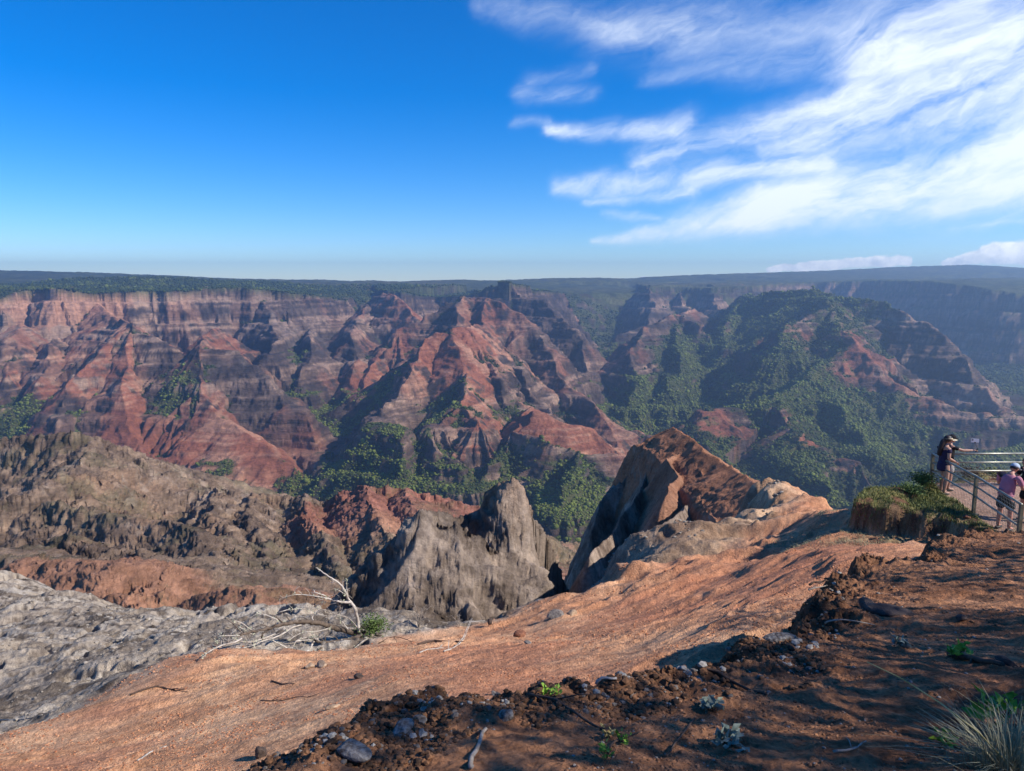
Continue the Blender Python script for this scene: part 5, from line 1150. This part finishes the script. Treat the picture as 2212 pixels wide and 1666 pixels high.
# clouds, by bearing and height above the horizon
gen = N(nt, 'ShaderNodeTexCoord').outputs['Generated']
sx_ = N(nt, 'ShaderNodeSeparateXYZ'); nt.links.new(gen, sx_.inputs[0])
def MT(op, a, b=None, c=None, clamp=False):
    n = N(nt, 'ShaderNodeMath', operation=op); n.use_clamp = clamp
    for i, v in enumerate((a, b, c)):
        if v is None: continue
        if isinstance(v, (int, float)): n.inputs[i].default_value = v
        else: nt.links.new(v, n.inputs[i])
    return n.outputs[0]
az_ = MT('ARCTAN2', sx_.outputs[0], sx_.outputs[1]); el_ = MT('ARCSINE', sx_.outputs[2])
def AE(px, py):
    x, y, z = K(px, py, 1.); return (math.atan2(x, y), math.atan2(z, math.hypot(x, y)))
pos = N(nt, 'ShaderNodeCombineXYZ'); nt.links.new(az_, pos.inputs[0]); nt.links.new(el_, pos.inputs[1])
warp = N(nt, 'ShaderNodeTexNoise', ins={'Scale': 5., 'Detail': 5, 'Roughness': .6}); nt.links.new(pos.outputs[0], warp.inputs['Vector'])
wv1 = N(nt, 'ShaderNodeVectorMath', operation='SUBTRACT'); nt.links.new(warp.outputs['Color'], wv1.inputs[0]); wv1.inputs[1].default_value = (.5, .5, .5)
wv2 = N(nt, 'ShaderNodeVectorMath', operation='MULTIPLY_ADD'); nt.links.new(wv1.outputs[0], wv2.inputs[0]); wv2.inputs[1].default_value = (.11, .05, 0); nt.links.new(pos.outputs[0], wv2.inputs[2])
PW = wv2.outputs[0]
def blob(p0, p1, w0, w1, st, src):
    a, b = AE(*p0), AE(*p1); dx, dy = b[0] - a[0], b[1] - a[1]; L2 = dx * dx + dy * dy
    s1 = N(nt, 'ShaderNodeVectorMath', operation='SUBTRACT'); nt.links.new(src, s1.inputs[0]); s1.inputs[1].default_value = (*a, 0)
    d1 = N(nt, 'ShaderNodeVectorMath', operation='DOT_PRODUCT'); nt.links.new(s1.outputs[0], d1.inputs[0]); d1.inputs[1].default_value = (dx / L2, dy / L2, 0)
    t = MT('ADD', d1.outputs['Value'], 0., clamp=True)
    q = N(nt, 'ShaderNodeVectorMath', operation='SCALE'); q.inputs[0].default_value = (dx, dy, 0); nt.links.new(t, q.inputs['Scale'])
    r_ = N(nt, 'ShaderNodeVectorMath', operation='DISTANCE'); nt.links.new(s1.outputs[0], r_.inputs[0]); nt.links.new(q.outputs[0], r_.inputs[1])
    wd = MT('MULTIPLY_ADD', t, (w1 - w0) / F, w0 / F)
    k = MT('DIVIDE', r_.outputs['Value'], wd); k = MT('MULTIPLY', k, k); k = MT('MULTIPLY', k, -1.); return MT('MULTIPLY', MT('EXPONENT', k), st)
CL = [((1270,522),(1640,455),10,52,1.0),((1640,455),(2350,330),52,85,1.12),((1640,330),(2300,120),25,150,.85),((1180,290),(1480,283),13,30,.8),((1210,400),(1760,355),22,34,.85),((1260,428),(1500,410),10,20,.6),((1380,350),(1860,215),24,45,.9),((1880,120),(2350,40),80,190,.85),
      ((1030,5),(1450,70),25,55,.5),((1300,60),(2000,40),60,90,.42),((1130,208),(1290,205),26,20,.45),((1150,172),(1280,150),22,18,.36),((1310,455),(1450,470),14,12,.55),((2130,402),(2300,385),10,18,.8),((2060,478),(2300,462),5,10,.45),((1390,170),(1800,120),20,60,.35),((1610,505),(1740,490),8,5,.35),((1110,268),(1190,272),14,14,.4)]
acc = None
for c_ in CL:
    o_ = blob(*c_, PW); acc = o_ if acc is None else MT('ADD', MT('MAXIMUM', acc, o_), MT('MULTIPLY', MT('MINIMUM', acc, o_), .3))
mp1 = N(nt, 'ShaderNodeMapping', vector_type='POINT'); mp1.inputs['Rotation'].default_value = (0, 0, R(-17)); mp1.inputs['Scale'].default_value = (1, 1, 1); nt.links.new(PW, mp1.inputs['Vector'])
mp2 = N(nt, 'ShaderNodeMapping'); mp2.inputs['Scale'].default_value = (4.2, 17, 1); nt.links.new(mp1.outputs[0], mp2.inputs['Vector'])
nz1 = noise(nt, 1., 8, .62, mp2.outputs[0], .5)
mp3 = N(nt, 'ShaderNodeMapping'); mp3.inputs['Scale'].default_value = (22, 60, 1); nt.links.new(mp1.outputs[0], mp3.inputs['Vector'])
nz2 = noise(nt, 1., 6, .65, mp3.outputs[0], .6)
tex = MT('ADD', MT('MULTIPLY', nz1, 1.5), MT('MULTIPLY', nz2, .6))      # about 1.05 on average
den_ = MT('SUBTRACT', MT('MULTIPLY', acc, MT('MULTIPLY_ADD', tex, 1.7, -.88)), .06)
sm = N(nt, 'ShaderNodeMapRange', interpolation_type='SMOOTHSTEP'); nt.links.new(den_, sm.inputs[0]); sm.inputs[1].default_value = -.05; sm.inputs[2].default_value = 1.35
cir = sm.outputs[0]
# puffy clouds low over the ridge
CU = [((1660,582),(1800,572),6,12,1.1),((1800,570),(1960,563),12,10,1.1),((2040,568),(2130,552),6,16,1.1),((2130,550),(2330,538),18,28,1.2),((1385,602),(1390,601),5,5,1.)]
ac2 = None
nw = N(nt, 'ShaderNodeTexNoise', ins={'Scale': 60., 'Detail': 6, 'Roughness': .6}); nt.links.new(pos.outputs[0], nw.inputs['Vector'])
ww1 = N(nt, 'ShaderNodeVectorMath', operation='SUBTRACT'); nt.links.new(nw.outputs['Color'], ww1.inputs[0]); ww1.inputs[1].default_value = (.5, .5, .5)
ww2 = N(nt, 'ShaderNodeVectorMath', operation='MULTIPLY_ADD'); nt.links.new(ww1.outputs[0], ww2.inputs[0]); ww2.inputs[1].default_value = (.012, .012, 0); nt.links.new(pos.outputs[0], ww2.inputs[2])
for c_ in CU:
    o_ = blob(*c_, ww2.outputs[0]); ac2 = o_ if ac2 is None else MT('MAXIMUM', ac2, o_)
sm2 = N(nt, 'ShaderNodeMapRange', interpolation_type='SMOOTHSTEP'); nt.links.new(ac2, sm2.inputs[0]); sm2.inputs[1].default_value = .3; sm2.inputs[2].default_value = .62
cc = mixc(nt, MT('MULTIPLY', cir, .93), hs.outputs[0], (5.2, 5.6, 6.1))
cuc = ramp(nt, nw.outputs['Fac'], [(.35, (4.4, 4.8, 5.4)), (.6, (6.8, 6.9, 7.0))])
cc = mixc(nt, MT('MULTIPLY', sm2.outputs[0], .95), cc, cuc)
nt.links.new(cc, bg.inputs[0]); bg.inputs[1].default_value = .15
sun = bpy.data.lights.new('sun', 'SUN'); sun.energy = 4.6; sun.angle = R(.53); sun.color = (1, .94, .86)
so = bpy.data.objects.new('sun', sun); COL.objects.link(so); so.rotation_euler = (-SUND).to_track_quat('-Z', 'Y').to_euler()
cam = bpy.data.cameras.new('camera'); cam.sensor_width = 36; cam.lens = 18 / math.tan(R(35)); cam.clip_start = .1; cam.clip_end = 30000
co = bpy.data.objects.new('camera', cam); COL.objects.link(co); co.rotation_euler = (R(90) - PITCH, 0, 0); scene.camera = co
scene.view_settings.view_transform = 'Standard'; scene.view_settings.look = 'None'; scene.view_settings.gamma = 1; scene.view_settings.exposure = 0.5
# the air of the canyon
hx, hy0, hy1, hz0, hz1 = 11000, -300, 11000, -760, 260
hv_ = [(x, y, z) for z in (hz0, hz1) for y in (hy0, hy1) for x in (-hx, hx)]
mh = bpy.data.materials.new('haze'); mh.use_nodes = True; nh = mh.node_tree; nh.nodes.clear()
oh = N(nh, 'ShaderNodeOutputMaterial'); pv = N(nh, 'ShaderNodeVolumePrincipled')
pv.inputs['Color'].default_value = (.50, .72, 1, 1); pv.inputs['Density'].default_value = .95e-4; pv.inputs['Anisotropy'].default_value = .5
nh.links.new(pv.outputs[0], oh.inputs['Volume'])
hz = mesh_obj('haze', hv_, [(0, 2, 3, 1), (4, 5, 7, 6), (0, 1, 5, 4), (2, 6, 7, 3), (0, 4, 6, 2), (1, 3, 7, 5)], mh, smooth=False)
tag(hz, 'thin blue haze filling the canyon air', 'haze', kind='stuff')
